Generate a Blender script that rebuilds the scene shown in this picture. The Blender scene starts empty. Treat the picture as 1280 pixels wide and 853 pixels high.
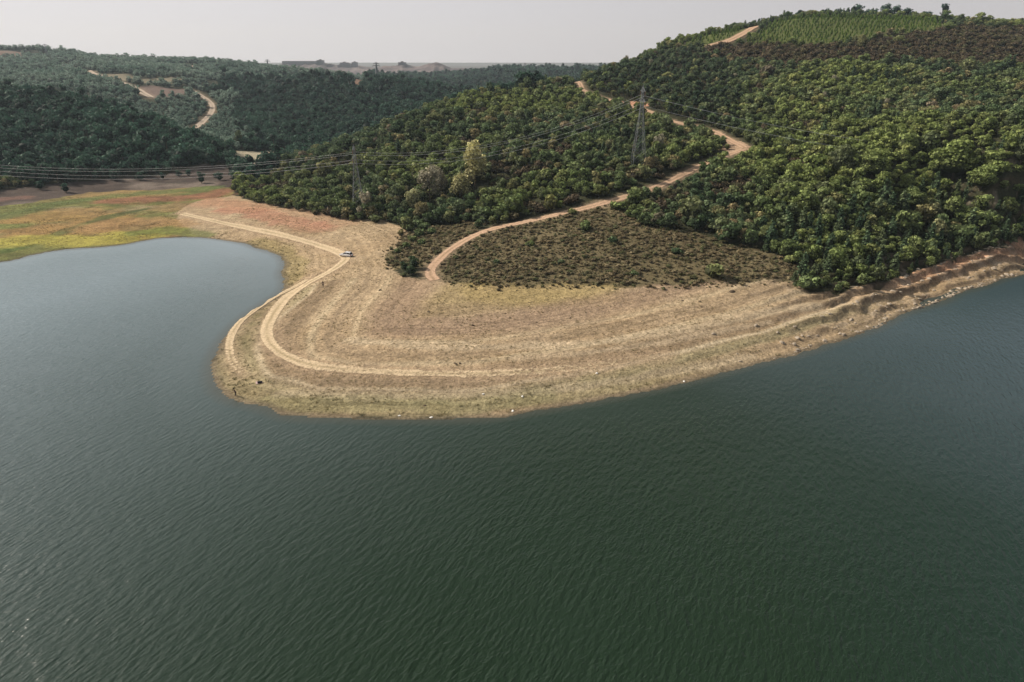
import bpy, bmesh, math, random
import numpy as np
from mathutils import Vector, Matrix

random.seed(7)
rng = np.random.default_rng(11)
R = math.radians
scn = bpy.context.scene
COL = scn.collection

# ------------------------------------------------------------------ camera
CAM_Z = 60.0
PITCH = R(22.4)
F = 853.0
cP, sP = math.cos(PITCH), math.sin(PITCH)
cam = bpy.data.cameras.new('camera')
cam.sensor_width = 36.0
cam.lens = 36.0 * F / 1280.0
cam.clip_start = 0.5
cam.clip_end = 30000
camo = bpy.data.objects.new('camera', cam)
camo.location = (0, 0, CAM_Z)
camo.rotation_euler = (math.pi / 2 - PITCH, 0, 0)
COL.objects.link(camo)
scn.camera = camo

def ray(px, py):
    """slope dz/dy and dx/dy of the sight line"""
    u = (px - 640.0) / F
    v = (426.5 - py) / F
    yf = cP + v * sP
    z = -sP + v * cP
    return u / yf, z / yf

def onz(px, py, z):
    t, s = ray(px, py)
    Y = (z - CAM_Z) / s
    return (t * Y, Y, z)

def onY(px, py, Y):
    t, s = ray(px, py)
    return (t * Y, Y, CAM_Z + s * Y)

# ------------------------------------------------------------------ noise
_perm = np.random.default_rng(5).random((512, 512))
def vnoise(x, y):
    xi = np.floor(x).astype(int); yi = np.floor(y).astype(int)
    fx = x - xi; fy = y - yi
    fx = fx * fx * (3 - 2 * fx); fy = fy * fy * (3 - 2 * fy)
    a = _perm[xi & 511, yi & 511]; b = _perm[(xi + 1) & 511, yi & 511]
    c = _perm[xi & 511, (yi + 1) & 511]; d = _perm[(xi + 1) & 511, (yi + 1) & 511]
    return (a * (1 - fx) + b * fx) * (1 - fy) + (c * (1 - fx) + d * fx) * fy
def fbm(x, y, scale, octv=4):
    s = 0; a = 1; t = 0
    for k in range(octv):
        s = s + a * vnoise(x / scale * 2 ** k + 17.3 * k, y / scale * 2 ** k + 9.1 * k); t += a; a *= .5
    return s / t * 2 - 1
def sstep(a, b, x):
    t = np.clip((x - a) / (b - a), 0, 1)
    return t * t * (3 - 2 * t)

# ------------------------------------------------------------------ shoreline (water level z = 0)
SHORE = [(-500, 352), (-200, 340), (0, 330), (37, 320), (70, 313), (100, 311), (130, 309), (160, 306), (180, 301), (200, 298), (225, 297), (262, 298),
         (290, 302), (305, 305), (325, 312), (343, 317), (352, 324), (355, 332), (349, 342), (356, 355), (350, 367), (325, 382), (300, 399), (285, 415),
         (272, 432), (264, 450), (262, 465), (267, 485), (276, 494), (287, 500), (302, 505), (315, 507), (330, 511), (340, 514), (350, 520), (375, 523),
         (402, 523), (480, 525), (560, 525), (606, 524), (640, 519), (671, 514), (737, 503), (802, 491), (868, 476), (934, 458), (960, 452),
         (990, 446), (1019, 437), (1045, 427), (1066, 421), (1090, 413), (1108, 405), (1126, 393), (1155, 385), (1182, 377), (1197, 366), (1216, 362), (1235, 357),
         (1250, 350), (1280, 344), (1340, 330), (1420, 322), (1560, 318), (1800, 320)]
shore = np.array([onz(a, b, 0)[:2] for a, b in SHORE])
def chaikin(p, n=2):
    for _ in range(n):
        q = np.empty((2 * (len(p) - 1), p.shape[1]))
        q[0::2] = .75 * p[:-1] + .25 * p[1:]; q[1::2] = .25 * p[:-1] + .75 * p[1:]
        p = np.vstack([p[:1], q, p[-1:]])
    return p
shore = chaikin(shore)
land_poly = np.vstack([shore, [[4000, 230], [4000, 30000], [-14000, 30000], [-14000, 200]]])

def seg_dist(P, poly):
    d = np.full(len(P), 1e9)
    for a, b in zip(poly[:-1], poly[1:]):
        ab = b - a
        t = np.clip(((P - a) @ ab) / max(ab @ ab, 1e-9), 0, 1)
        q = P - (a + t[:, None] * ab)
        d = np.minimum(d, q[:, 0] ** 2 + q[:, 1] ** 2)
    return np.sqrt(d)
def inside(P, poly):
    c = np.zeros(len(P), bool)
    n = len(poly)
    for i in range(n):
        x1, y1 = poly[i]; x2, y2 = poly[(i + 1) % n]
        if y1 == y2: continue
        m = ((y1 > P[:, 1]) != (y2 > P[:, 1]))
        xi = (x2 - x1) * (P[:, 1] - y1) / (y2 - y1) + x1
        c ^= m & (P[:, 0] < xi)
    return c

# ------------------------------------------------------------------ terrain control points
pts = []
Z_ = lambda *a: pts.append(onz(*a))
Y_ = lambda *a: pts.append(onY(*a))
def W_(px, Y, z): pts.append((ray(px, 100)[0] * Y, Y, z))
for a, b in SHORE[::2]: Z_(a, b, 0)
for a in [(600, 470, 1.3), (600, 430, 2.3), (600, 390, 3.3), (450, 440, 1.8), (350, 440, 1.0), (320, 470, .6), (420, 330, 3), (300, 270, 3), (500, 300, 4.5), (700, 360, 4.4),
          (850, 357, 4.5), (950, 352, 5), (900, 410, 2.4), (1040, 372, 3.4), (750, 450, 1.7), (1150, 335, 3.4), (1280, 298, 4.8), (1100, 355, 3.2), (400, 350, 2), (470, 400, 2.6),
          (230, 265, 2.6), (350, 290, 2.6), (1400, 290, 6), (1600, 280, 10),
          (535, 345, 4), (565, 320, 5), (600, 290, 7), (690, 268, 11), (780, 248, 15), (850, 222, 19), (900, 200, 23), (935, 185, 26.5), (905, 172, 28),
          (750, 315, 8), (900, 305, 9), (980, 325, 7), (1000, 280, 11.5), (1000, 230, 19), (1000, 180, 28), (1100, 290, 10), (1100, 230, 20), (1100, 180, 30),
          (1200, 270, 11), (1200, 220, 21), (1200, 180, 31), (1280, 260, 12), (1280, 200, 28), (1450, 250, 18), (1600, 200, 30),
          (600, 262, 8), (500, 267, 6), (400, 262, 4.6), (330, 240, 4), (300, 236, 3.4),
          (320, 200, 2), (200, 240, 2), (0, 262, 1.6), (0, 290, .8), (100, 255, 1.6), (150, 278, .8), (250, 245, 2.6), (60, 238, 3), (230, 222, 3), (-200, 280, 1.4),
          (0, 225, 5), (100, 217, 5), (200, 214, 4), (290, 208, 2.6), (-200, 230, 5)]: Z_(*a)
for a in [(1000, 130, 360), (1000, 92, 430), (1000, 62, 500), (1000, 42, 560), (1000, 24, 620), (1280, 150, 320), (1280, 105, 400), (1280, 65, 500), (1280, 34, 620), (1450, 120, 380), (1450, 40, 620),
          (1150, 28, 640), (1150, 60, 510), (1150, 110, 390), (890, 57, 545), (955, 31, 620), (870, 47, 590), (825, 66, 560), (800, 80, 540), (760, 92, 510), (730, 102, 490), (900, 120, 400), (850, 95, 470), (950, 78, 470),
          (840, 155, 350), (780, 137, 388), (740, 122, 430), (700, 105, 475), (700, 222, 262), (700, 172, 320), (700, 135, 400), (600, 212, 290), (600, 165, 350), (600, 135, 410), (600, 122, 440),
          (500, 222, 300), (500, 184, 345), (500, 160, 385), (400, 228, 320), (400, 200, 350), (330, 228, 335), (560, 134, 425),
          (0, 190, 385), (0, 152, 440), (0, 120, 520), (-200, 140, 460), (-200, 110, 540), (100, 182, 400), (100, 154, 440), (100, 130, 500), (200, 192, 400), (200, 166, 450), (260, 194, 420),
          (0, 98, 900), (0, 78, 1150), (0, 69, 1300), (-200, 72, 1300), (100, 112, 750), (100, 88, 1000), (100, 75, 1250), (200, 127, 720), (200, 106, 850), (200, 91, 1000), (200, 80, 1200), (270, 172, 560), (270, 142, 680),
          (300, 112, 850), (300, 92, 1100), (330, 86, 1250), (400, 98, 1250), (330, 192, 470), (400, 172, 560), (400, 143, 650), (400, 119, 760), (470, 98, 860), (420, 108, 820), (540, 121, 800), (560, 132, 760), (480, 134, 680),
          (330, 150, 640), (345, 122, 800),
          (560, 113, 1300), (600, 102, 1500), (650, 94, 1800), (700, 89, 1900), (760, 90, 2000)]: Y_(*a)
for a in [(300, 2000, 15), (0, 1700, 60), (0, 2600, 20), (470, 1000, 25), (560, 980, 5), (380, 430, 3), (450, 480, 6), (560, 580, 12), (650, 640, 18), (750, 650, 34), (860, 800, 62), (1000, 760, 90), (1280, 800, 88), (1000, 1000, 70), (1280, 1100, 70),
          (0, 650, 16), (100, 610, 13), (200, 540, 8), (860, 1400, 30), (1280, 1600, 40), (700, 2600, 10), (600, 2400, 8), (470, 2000, 6), (200, 2600, 10), (0, 5000, 10), (600, 5000, 10), (1280, 4000, 10),
          (0, 14000, 5), (600, 14000, 5), (1280, 14000, 5), (470, 3600, 10), (1600, 700, 85), (1600, 1500, 40), (-400, 700, 20), (-400, 1300, 70), (-400, 3000, 15)]: W_(*a)
pts = np.array(pts, float)
def tq(x, y):
    return np.stack([x / y * 1.0, np.log(y)], -1)
A = tq(pts[:, 0], pts[:, 1])
def ker(r2):
    return .5 * r2 * np.log(r2 + 1e-12)
n = len(A)
D2 = ((A[:, None] - A[None]) ** 2).sum(-1)
K = ker(D2) + np.eye(n) * 2e-4
P1 = np.hstack([np.ones((n, 1)), A])
M = np.zeros((n + 3, n + 3)); M[:n, :n] = K; M[:n, n:] = P1; M[n:, :n] = P1.T
sol = np.linalg.solve(M, np.concatenate([pts[:, 2], np.zeros(3)]))
def tps(x, y):
    Q = tq(x, y); out = np.empty(len(Q))
    for i in range(0, len(Q), 20000):
        q = Q[i:i + 20000]
        d2 = ((q[:, None] - A[None]) ** 2).sum(-1)
        out[i:i + 20000] = ker(d2) @ sol[:n] + sol[n] + q @ sol[n + 1:]
    return out

def axis(a, b, step, grow, lo, hi):
    v = list(np.arange(a, b + step, step))
    s = step; x = v[-1]
    while x < hi:
        s *= grow; x += s; v.append(x)
    s = step; x = v[0]; pre = []
    while x > lo:
        s *= grow; x -= s; pre.append(x)
    return np.array(pre[::-1] + v)
GX = axis(-130, 190, .75, 1.022, -9000, 4500)
GY = axis(98, 300, .75, 1.0115, 60, 15000)
gx, gy = np.meshgrid(GX, GY)
PX = gx.ravel(); PY = gy.ravel()
P = np.stack([PX, PY], 1)
# signed distance to the shore
near = (PY < 420)
dist = np.full(len(P), 200.0)
dist[near] = seg_dist(P[near], shore)
ins = np.ones(len(P), bool)
ins[near] = inside(P[near], land_poly)
wob = fbm(PX, PY, 5, 3) * .9 + fbm(PX, PY, 1.6, 2) * .35
sd = np.where(ins, dist, -dist)
sd = sd + wob * np.clip(1 - np.abs(sd) / 12, 0, 1)
T = tps(PX, PY)
T = np.clip(T, .2, 110)
hn = fbm(PX, PY, 60, 4) * np.clip((T - 6) / 20, 0, 1) * 2.0
far = np.clip((PY - 600) / 1500, 0, 1)
hn += fbm(PX + 900, PY, 150, 4) * np.clip((PY - 560) / 500, 0, 1) * 15 * np.clip((T - 8) / 12, 0, 1) * np.where((PX > 150), .3, 1)
hn += fbm(PX, PY, 9, 3) * .16 * sstep(2, 14, sd)
low = np.maximum(T + hn, .035 * np.clip(sd, 0, 60) + .15)
# terraces left by the falling water level, steeper ledges on the right bank
rock_w = sstep(40, 105, PX) * sstep(60, 5, sd) * (PY < 330)
tstep = .55
tt = low / tstep + fbm(PX, PY, 14, 3) * .45
ter = (np.floor(tt) + sstep(.55, 1.0, tt - np.floor(tt))) * tstep
low = low + (ter - tt * tstep) * (.85 * rock_w + .07 * (PY < 330) * sstep(60, 20, sd))
led = (sd + fbm(PX, PY, 9, 3) * 2.2) / 4.2
ledge = (np.floor(led) + sstep(.6, 1.0, led - np.floor(led)) - led)
low = low + ledge * rock_w * 1.9 * sstep(0, 3, sd)
low = low + rock_w * np.abs(fbm(PX, PY, 2.2, 3)) * .55 * sstep(0, 5, sd)
H = np.where(sd > 0, low * sstep(-1.5, 9, sd) + .015, np.maximum(sd * .16 - .05, -6))
HG = H.reshape(gx.shape)
SDG = sd.reshape(gx.shape)

def grid_at(G, x, y):
    x = np.asarray(x, float); y = np.asarray(y, float)
    i = np.clip(np.searchsorted(GX, x) - 1, 0, len(GX) - 2); j = np.clip(np.searchsorted(GY, y) - 1, 0, len(GY) - 2)
    fx = (x - GX[i]) / (GX[i + 1] - GX[i]); fy = (y - GY[j]) / (GY[j + 1] - GY[j])
    return (G[j, i] * (1 - fx) + G[j, i + 1] * fx) * (1 - fy) + (G[j + 1, i] * (1 - fx) + G[j + 1, i + 1] * fx) * fy
def hs(x, y): return grid_at(HG, x, y)
def h1(x, y): return float(grid_at(HG, [x], [y])[0])

YS = 60 * np.exp(np.arange(0, 5.2, .004))
def hit(px, py, lift=0.0):
    """first terrain point on a sight line; sky rays give None"""
    t, s = ray(px, py)
    z = CAM_Z + s * YS
    g = np.maximum(hs(t * YS, YS), 0) + lift
    k = np.where(z < g)[0]
    if not len(k): return None
    k = k[0]
    if k == 0: return (t * YS[0], YS[0])
    a = z[k - 1] - g[k - 1]; b = g[k] - z[k]
    Y = YS[k - 1] + (YS[k] - YS[k - 1]) * a / (a + b + 1e-9)
    return (t * Y, Y)
def hitpoly(pl):
    out = []
    for px, py in pl:
        q = hit(px, py); k = 0
        while q is None and k < 60:
            k += 1; q = hit(px, py + k)
        out.append(q)
    return np.array(out)

# ------------------------------------------------------------------ object helpers
def tag(o, label=None, cat=None, group=None, kind=None):
    if label: o['label'] = label
    if cat: o['category'] = cat
    if group: o['group'] = group
    if kind: o['kind'] = kind
    return o
def link(o, parent=None):
    COL.objects.link(o)
    if parent: o.parent = parent
    return o
def empty(name, loc, rz=0, label=None, cat=None, group=None):
    o = bpy.data.objects.new(name, None); o.location = loc; o.rotation_euler = (0, 0, rz)
    o.empty_display_size = .3
    link(o); return tag(o, label, cat, group)
def mesh_np(name, V, Fc, mats=(), smooth=False, midx=None):
    me = bpy.data.meshes.new(name)
    V = np.asarray(V, np.float32)
    if isinstance(Fc, np.ndarray):
        k = Fc.shape[1]
        me.vertices.add(len(V)); me.vertices.foreach_set('co', V.ravel())
        me.loops.add(Fc.size); me.loops.foreach_set('vertex_index', Fc.ravel().astype(np.int32))
        me.polygons.add(len(Fc)); me.polygons.foreach_set('loop_start', np.arange(len(Fc), dtype=np.int32) * k)
        me.update(calc_edges=True)
    else:
        me.from_pydata(V.tolist(), [], Fc); me.update()
    for m in mats: me.materials.append(m)
    if smooth: me.polygons.foreach_set('use_smooth', [True] * len(me.polygons))
    if midx is not None: me.polygons.foreach_set('material_index', np.asarray(midx, np.int32))
    return me
def obj(name, me, parent=None):
    o = bpy.data.objects.new(name, me); return link(o, parent)
def fattr(me, name, data, typ='FLOAT', dom='POINT'):
    a = me.attributes.new(name, typ, dom)
    key = {'FLOAT': 'value', 'INT': 'value', 'FLOAT_VECTOR': 'vector', 'FLOAT_COLOR': 'color'}[typ]
    a.data.foreach_set(key, np.asarray(data).ravel())

# ------------------------------------------------------------------ node helpers
class NT:
    def __init__(s, name):
        s.m = bpy.data.materials.new(name); s.m.use_nodes = True
        s.t = s.m.node_tree; s.n = s.t.nodes; s.n.clear()
        s.out = s.n.new('ShaderNodeOutputMaterial')
        s.b = s.n.new('ShaderNodeBsdfPrincipled')
        s.t.links.new(s.b.outputs[0], s.out.inputs[0])
        s.b.inputs['Roughness'].default_value = .85
        s.b.inputs['Specular IOR Level'].default_value = .2
    def L(s, a, b): s.t.links.new(a, b)
    def val(s, x, sock):
        if isinstance(x, (int, float)): sock.default_value = x
        elif isinstance(x, tuple): sock.default_value = x if len(x) == len(sock.default_value) else (*x, 1)
        elif x is not None: s.L(x, sock)
    def geo(s): return s.n.new('ShaderNodeNewGeometry').outputs['Position']
    def attr(s, name, k='Fac', typ='GEOMETRY'):
        a = s.n.new('ShaderNodeAttribute'); a.attribute_name = name; a.attribute_type = typ; return a.outputs[k]
    def noise(s, vec, scale, detail=3, rough=.55, dist=0, k=0):
        a = s.n.new('ShaderNodeTexNoise'); a.inputs['Scale'].default_value = scale; a.inputs['Detail'].default_value = detail
        a.inputs['Roughness'].default_value = rough; a.inputs['Distortion'].default_value = dist
        s.val(vec, a.inputs['Vector']); return a.outputs[k]
    def math(s, op, a, b=None, c=None, clamp=False):
        m = s.n.new('ShaderNodeMath'); m.operation = op; m.use_clamp = clamp
        s.val(a, m.inputs[0]); s.val(b, m.inputs[1]); s.val(c, m.inputs[2]); return m.outputs[0]
    def vmath(s, op, a, b=None, k=0):
        m = s.n.new('ShaderNodeVectorMath'); m.operation = op
        s.val(a, m.inputs[0]); s.val(b, m.inputs[1]); return m.outputs[k]
    def ramp(s, fac, stops, interp='LINEAR'):
        r = s.n.new('ShaderNodeValToRGB'); r.color_ramp.interpolation = interp
        e = r.color_ramp.elements
        while len(e) < len(stops): e.new(.5)
        for q, (p, c) in zip(e, stops):
            q.position = p; q.color = (*c, 1) if isinstance(c, tuple) else (c, c, c, 1)
        s.val(fac, r.inputs[0]); return r.outputs[0]
    def mix(s, fac, a, b, mode='MIX'):
        m = s.n.new('ShaderNodeMix'); m.data_type = 'RGBA'; m.blend_type = mode
        s.val(fac, m.inputs[0])
        for x, sk in ((a, m.inputs[6]), (b, m.inputs[7])): s.val(x, sk)
        return m.outputs[2]
    def mrange(s, x, a, b, c, d):
        m = s.n.new('ShaderNodeMapRange'); s.val(x, m.inputs[0])
        for k, v in zip((1, 2, 3, 4), (a, b, c, d)): m.inputs[k].default_value = v
        return m.outputs[0]
    def bump(s, h, dist, strength=1.0, prev=None):
        b = s.n.new('ShaderNodeBump'); b.inputs['Strength'].default_value = strength; b.inputs['Distance'].default_value = dist
        s.val(h, b.inputs['Height'])
        if prev is not None: s.L(prev, b.inputs['Normal'])
        s.L(b.outputs[0], s.b.inputs['Normal']); return b.outputs[0]
def plain(name, c, rough=.6, metal=0, nscale=3.0, var=.2):
    t = NT(name)
    nz = t.noise(t.geo(), nscale, 4)
    f = t.mrange(nz, .3, .7, 1 - var, 1 + var)
    col = t.vmath('SCALE', c, None); t.L(f, col.node.inputs['Scale'])
    t.L(col, t.b.inputs['Base Color'])
    t.b.inputs['Roughness'].default_value = rough; t.b.inputs['Metallic'].default_value = metal
    return t.m

# ------------------------------------------------------------------ roads (polylines from the photo, on the terrain)
ROADS = {
 'dirt_track': ([(225, 267), (260, 275), (300, 283), (340, 291), (380, 301), (410, 310), (430, 319), (433, 324), (425, 332), (405, 344), (385, 354), (365, 366), (350, 380), (339, 397), (332, 412), (335, 426), (345, 438), (362, 448), (385, 456), (415, 461), (460, 464), (520, 467), (590, 468), (660, 466), (740, 458), (830, 444)], 3.2, 14),
 'shore_path': ([(388, 347), (365, 360), (340, 373), (318, 388), (300, 402), (290, 416), (286, 432), (288, 448), (296, 460), (308, 470)], 1.7, 3),
 'hill_track': ([(545, 352), (536, 343), (541, 332), (555, 318), (575, 304), (596, 293), (615, 286), (650, 279), (690, 270), (730, 261), (770, 250), (795, 243), (822, 234), (850, 220), (872, 209), (895, 199), (915, 192), (932, 186)], 3.1, 0),
 'ridge_track': ([(932, 186), (918, 178), (903, 170), (888, 163), (868, 158), (845, 153), (825, 146), (800, 135), (780, 131), (760, 124), (740, 118), (720, 109), (705, 105), (688, 100)], 3.1, 0),
 'hilltop_track': ([(884, 58), (905, 54), (922, 47), (936, 39), (948, 33), (957, 28)], 6.5, 0),
 'far_track': ([(235, 165), (248, 157), (258, 148), (265, 140), (266, 131), (258, 124), (247, 117), (238, 112)], 5.0, 0),
 'quarry_track': ([(78, 82), (100, 89), (125, 96), (145, 100), (165, 108), (180, 118), (190, 123)], 7.0, 0),
 'skyline_track': ([(222, 84), (240, 82), (258, 86)], 8.0, 0),
}
road_xy = {}
for k, (pl, w, fade) in ROADS.items():
    q = hitpoly(pl)
    if k == 'ridge_track':
        q[0] = road_xy['hill_track'][-1]
    # drop jumps behind crests
    road_xy[k] = chaikin(q, 3)
rdist = np.full(len(P), 1e3)
rmask = (PY < 1500)
for k, q in road_xy.items():
    w = ROADS[k][1]
    bb = (PX > q[:, 0].min() - 20) & (PX < q[:, 0].max() + 20) & (PY > q[:, 1].min() - 20) & (PY < q[:, 1].max() + 20)
    rdist[bb] = np.minimum(rdist[bb], seg_dist(P[bb], q) - w / 2)
# hill tracks are cut level into the slope a little
RDG = rdist.reshape(gx.shape)

# ------------------------------------------------------------------ zones on the ground
ZONES_PX = {
 'beach': SHORE[9:][:-3] + [(1420, 290), (1280, 303), (1235, 312), (1200, 322), (1150, 337), (1100, 355), (1060, 364), (1010, 366), (995, 352), (960, 350), (880, 354), (760, 357), (640, 357), (560, 354), (520, 348), (486, 332), (488, 318), (500, 300), (505, 285), (480, 276), (440, 277), (400, 270), (365, 262), (330, 256), (290, 244), (250, 246), (205, 262), (225, 280), (190, 292)],
 'heath_a': [(500, 300), (512, 286), (555, 282), (600, 276), (596, 291), (562, 308), (540, 325), (520, 333), (500, 338), (486, 330), (488, 318)],
 'heath_b': [(548, 340), (572, 310), (605, 292), (690, 270), (765, 252), (775, 262), (800, 284), (880, 292), (900, 303), (950, 312), (1000, 335), (1000, 352), (960, 352), (880, 356), (760, 359), (640, 359), (560, 356)],
 'meadow': [(-700, 352), (-300, 290), (-40, 262), (0, 258), (60, 250), (110, 240), (200, 238), (270, 232), (292, 236), (290, 246), (250, 250), (225, 266), (225, 285), (262, 300), (200, 302), (100, 316), (0, 336), (-500, 356)],
 'terraces': [(-300, 290), (-40, 264), (60, 252), (110, 242), (200, 240), (270, 234), (294, 238), (300, 216), (345, 206), (370, 193), (340, 190), (300, 190), (296, 205), (200, 219), (140, 222), (100, 228), (0, 238), (-60, 240), (-300, 250)],
 'plant_a': [(932, 55), (950, 40), (966, 26), (1000, 20), (1060, 20), (1120, 23), (1165, 26), (1185, 36), (1150, 42), (1100, 46), (1070, 56), (1020, 58), (980, 56)],
 'plant_b': [(846, 62), (868, 50), (885, 38), (940, 32), (928, 42), (905, 52), (880, 58)],
 'moor': [(885, 60), (932, 57), (980, 58), (1020, 60), (1070, 58), (1110, 48), (1185, 38), (1290, 36), (1400, 50), (1400, 90), (1290, 86), (1200, 82), (1100, 80), (1000, 84), (930, 78), (890, 72)],
 'quarry': [(168, 108), (182, 107), (205, 110), (232, 110), (240, 116), (232, 123), (212, 124), (192, 123), (178, 117)],
 'bare_far': [(-40, 66), (30, 66), (90, 72), (60, 72), (20, 71), (-40, 72)],
 'cut_line': [(172, 146), (255, 146), (255, 150), (172, 150)],
 'cut_line_b': [(100, 92), (160, 93), (175, 99), (215, 97), (240, 101), (215, 104), (160, 102), (120, 99)],
 'valley_end': [(290, 188), (356, 186), (372, 190), (352, 203), (338, 212), (312, 216), (292, 208)],
 'clearing': [(437, 100), (455, 98), (457, 107), (443, 118)],
 'red_cut': [(765, 126), (815, 126), (812, 133), (785, 138), (770, 134)],
 'junction': [(888, 162), (905, 167), (938, 181), (940, 188), (925, 194), (905, 186), (900, 178)],
}
ZP = {k: hitpoly(v) for k, v in ZONES_PX.items()}
def zone(k, pts_):
    p = ZP[k]
    m = (pts_[:, 0] > p[:, 0].min()) & (pts_[:, 0] < p[:, 0].max()) & (pts_[:, 1] > p[:, 1].min()) & (pts_[:, 1] < p[:, 1].max())
    out = np.zeros(len(pts_), bool)
    if m.any(): out[m] = inside(pts_[m], p)
    return out
jit = np.stack([PX + fbm(PX, PY, 8, 3) * 3 * np.clip(PY / 250, 1, 8), PY + fbm(PX + 50, PY, 8, 3) * 3 * np.clip(PY / 250, 1, 8)], 1)
ZM = {k: zone(k, jit) for k in ZP}

# ground colours (albedo)
C = lambda r, g, b: np.array([r, g, b])
col = np.tile(C(.040, .042, .022), (len(P), 1))                 # forest floor
nA = fbm(PX, PY, 30, 4)[:, None]; nB = fbm(PX + 300, PY, 7, 4)[:, None]
beach = C(.40, .298, .185) + nA * C(.05, .05, .04) + nB * C(.07, .06, .045)
def put(m, c, a=None):
    m = m.astype(float)[:, None] if m.ndim == 1 else m
    global col
    col = col * (1 - m) + c * m
put(ZM['beach'], beach)
put(ZM['terraces'], C(.07, .052, .045) + nB * C(.04, .03, .025) + sstep(.1, .5, nA) * C(.12, .10, .08))  # dark brown, with the shadow on the terraces put into the colour
mead = C(.25, .175, .075) + nA * C(.05, .02, .0)
put(ZM['meadow'], mead)
md = (ZM['meadow'] & True)
gmix = sstep(-.15, .25, fbm(PX, PY * 2.2 + 77, 34, 3)) * md
put(gmix, C(.15, .155, .05) + nB * C(.04, .03, .01))
# red soil
def blob(px, py, rx, ry):
    q = hit(px, py)
    r = np.sqrt(((PX - q[0]) / rx) ** 2 + ((PY - q[1]) / ry) ** 2) + fbm(PX, PY, 6, 3) * .5
    return sstep(1.1, .5, r) * (sd > 0)
def strip(pl, w, soft=1.0):
    q = chaikin(hitpoly(pl), 2)
    m = (PX > q[:, 0].min() - 3 * w) & (PX < q[:, 0].max() + 3 * w) & (PY > q[:, 1].min() - 3 * w) & (PY < q[:, 1].max() + 3 * w)
    out = np.zeros(len(P))
    d = seg_dist(P[m], q) + fbm(PX[m], PY[m], 5, 3) * w * .7
    out[m] = sstep(w * (1 + .3 * soft), w * .5, d)
    return out * (sd > 0)
put(strip([(140, 251), (180, 250), (220, 248), (250, 246), (276, 241)], 9) * .85, C(.26, .115, .07))
put(strip([(262, 254), (300, 258), (350, 266), (420, 278)], 9) * .55, C(.44, .27, .17))
put(strip([(285, 262), (320, 266), (350, 273), (395, 285)], 6) * (.5 + .3 * nB[:, 0]), C(.42, .17, .115))
put(strip([(262, 252), (300, 258), (312, 262)], 7) * .6, C(.40, .22, .13))
put(strip([(80, 262), (130, 268), (170, 262)], 7) * .5, C(.33, .26, .16))
put(strip([(20, 278), (60, 269), (110, 268), (130, 276), (100, 288), (40, 290)], 13) * .75, C(.33, .20, .075))
put(strip([(60, 298), (105, 280), (140, 270), (180, 262)], 3.0) * .8, C(.07, .10, .03))
put(strip([(0, 314), (30, 309), (60, 298)], 3.4) * .8, C(.08, .12, .03))
put(strip([(0, 303), (50, 300), (100, 302), (150, 297), (200, 290)], 7.5) * .9, C(.36, .32, .07))
put(strip([(110, 284), (150, 279), (190, 276), (225, 280)], 7) * .6, C(.36, .22, .10))
put(strip([(170, 292), (200, 286), (225, 290), (262, 294)], 4) * .7, C(.11, .15, .04))
put(strip([(0, 272), (20, 268), (60, 256), (140, 245), (260, 235)], 6) * .8, C(.11, .14, .045))
put(strip([(0, 283), (30, 282)], 5) * .7, C(.12, .18, .05))
put(strip([(0, 250), (30, 247)], 5) * .6, C(.22, .12, .09))
put(ZM['heath_a'] | ZM['heath_b'], C(.145, .118, .064) + nB * C(.05, .04, .022))
put((ZM['plant_a'] | ZM['plant_b']), C(.12, .14, .045))
put(ZM['moor'], C(.11, .075, .05) + nB * C(.04, .03, .02))
put(ZM['quarry'], C(.17, .12, .10)); put(ZM['bare_far'], C(.20, .14, .11)); put(ZM['clearing'], C(.28, .17, .11))
put(ZM['red_cut'], C(.5, .27, .17)); put(ZM['junction'], C(.44, .30, .20))
put(ZM['valley_end'], C(.46, .40, .28) + nB * C(.08, .07, .05)); put(ZM['cut_line'] | ZM['cut_line_b'], C(.22, .19, .13))
# far side, bare plain and pale ground at the valley end
put(strip([(305, 200), (335, 199), (350, 196)], 8) * .9, C(.42, .36, .25))
# reddish bank at the right, ochre grass below the heath
put(sstep(75, 115, PX) * sstep(5, 12, sd) * ZM['beach'] * (.45 + .55 * sstep(100, 130, PX)) * .9, C(.52, .30, .19) + nB * C(.14, .09, .06))
put(strip([(600, 362), (660, 372), (700, 374), (745, 368)], 7) * .55, C(.33, .25, .10))
sb = sd + fbm(PX, PY, 16, 3) * 1.6
bm_ = ZM['beach'] * (PY < 185) * sstep(105, 70, PX)
def bandw(a, b, e=.7): return sstep(a - e, a + e, sb) * sstep(b + e, b - e, sb) * bm_
put(bandw(1.2, 6.5) * 0.83 * sstep(60, 20, PX), C(.27, .225, .125) + nB * C(.1, .09, .06))
put(bandw(6.0, 9.0) * 0.60, C(.30, .27, .15)); put(bandw(9.2, 10.4, .5) * 0.85, C(.52, .43, .29))
put(bandw(11, 17.5, 1.5) * 0.83, C(.235, .17, .105)); put(bandw(19.5, 21.5) * 0.68, C(.50, .40, .26))
put(bandw(22.5, 28.5, 1.5) * 0.45, C(.29, .215, .14)); put(bandw(30.2, 31.8, .6) * 0.75, C(.50, .39, .25))
put(bandw(34, 44, 3) * 0.68, C(.31, .215, .145)); put(bandw(46, 58, 3) * 0.52, C(.35, .27, .12))
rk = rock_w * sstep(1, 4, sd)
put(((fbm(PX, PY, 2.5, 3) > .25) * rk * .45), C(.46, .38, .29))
put((np.exp(-((led - np.floor(led) - .88) / .15) ** 2) * rk * .8), C(.12, .085, .06))  # ledge creases darkened: their shading put into the ground colour
put(strip([(437, 425), (500, 430), (560, 433), (640, 434), (728, 430), (800, 421), (870, 409), (950, 392), (1020, 380)], 1.6, 2) * .6, C(.50, .40, .27))
put(strip([(640, 448), (740, 441), (830, 428), (900, 414), (960, 403)], 1.2, 2) * .5, C(.48, .38, .26))
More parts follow.
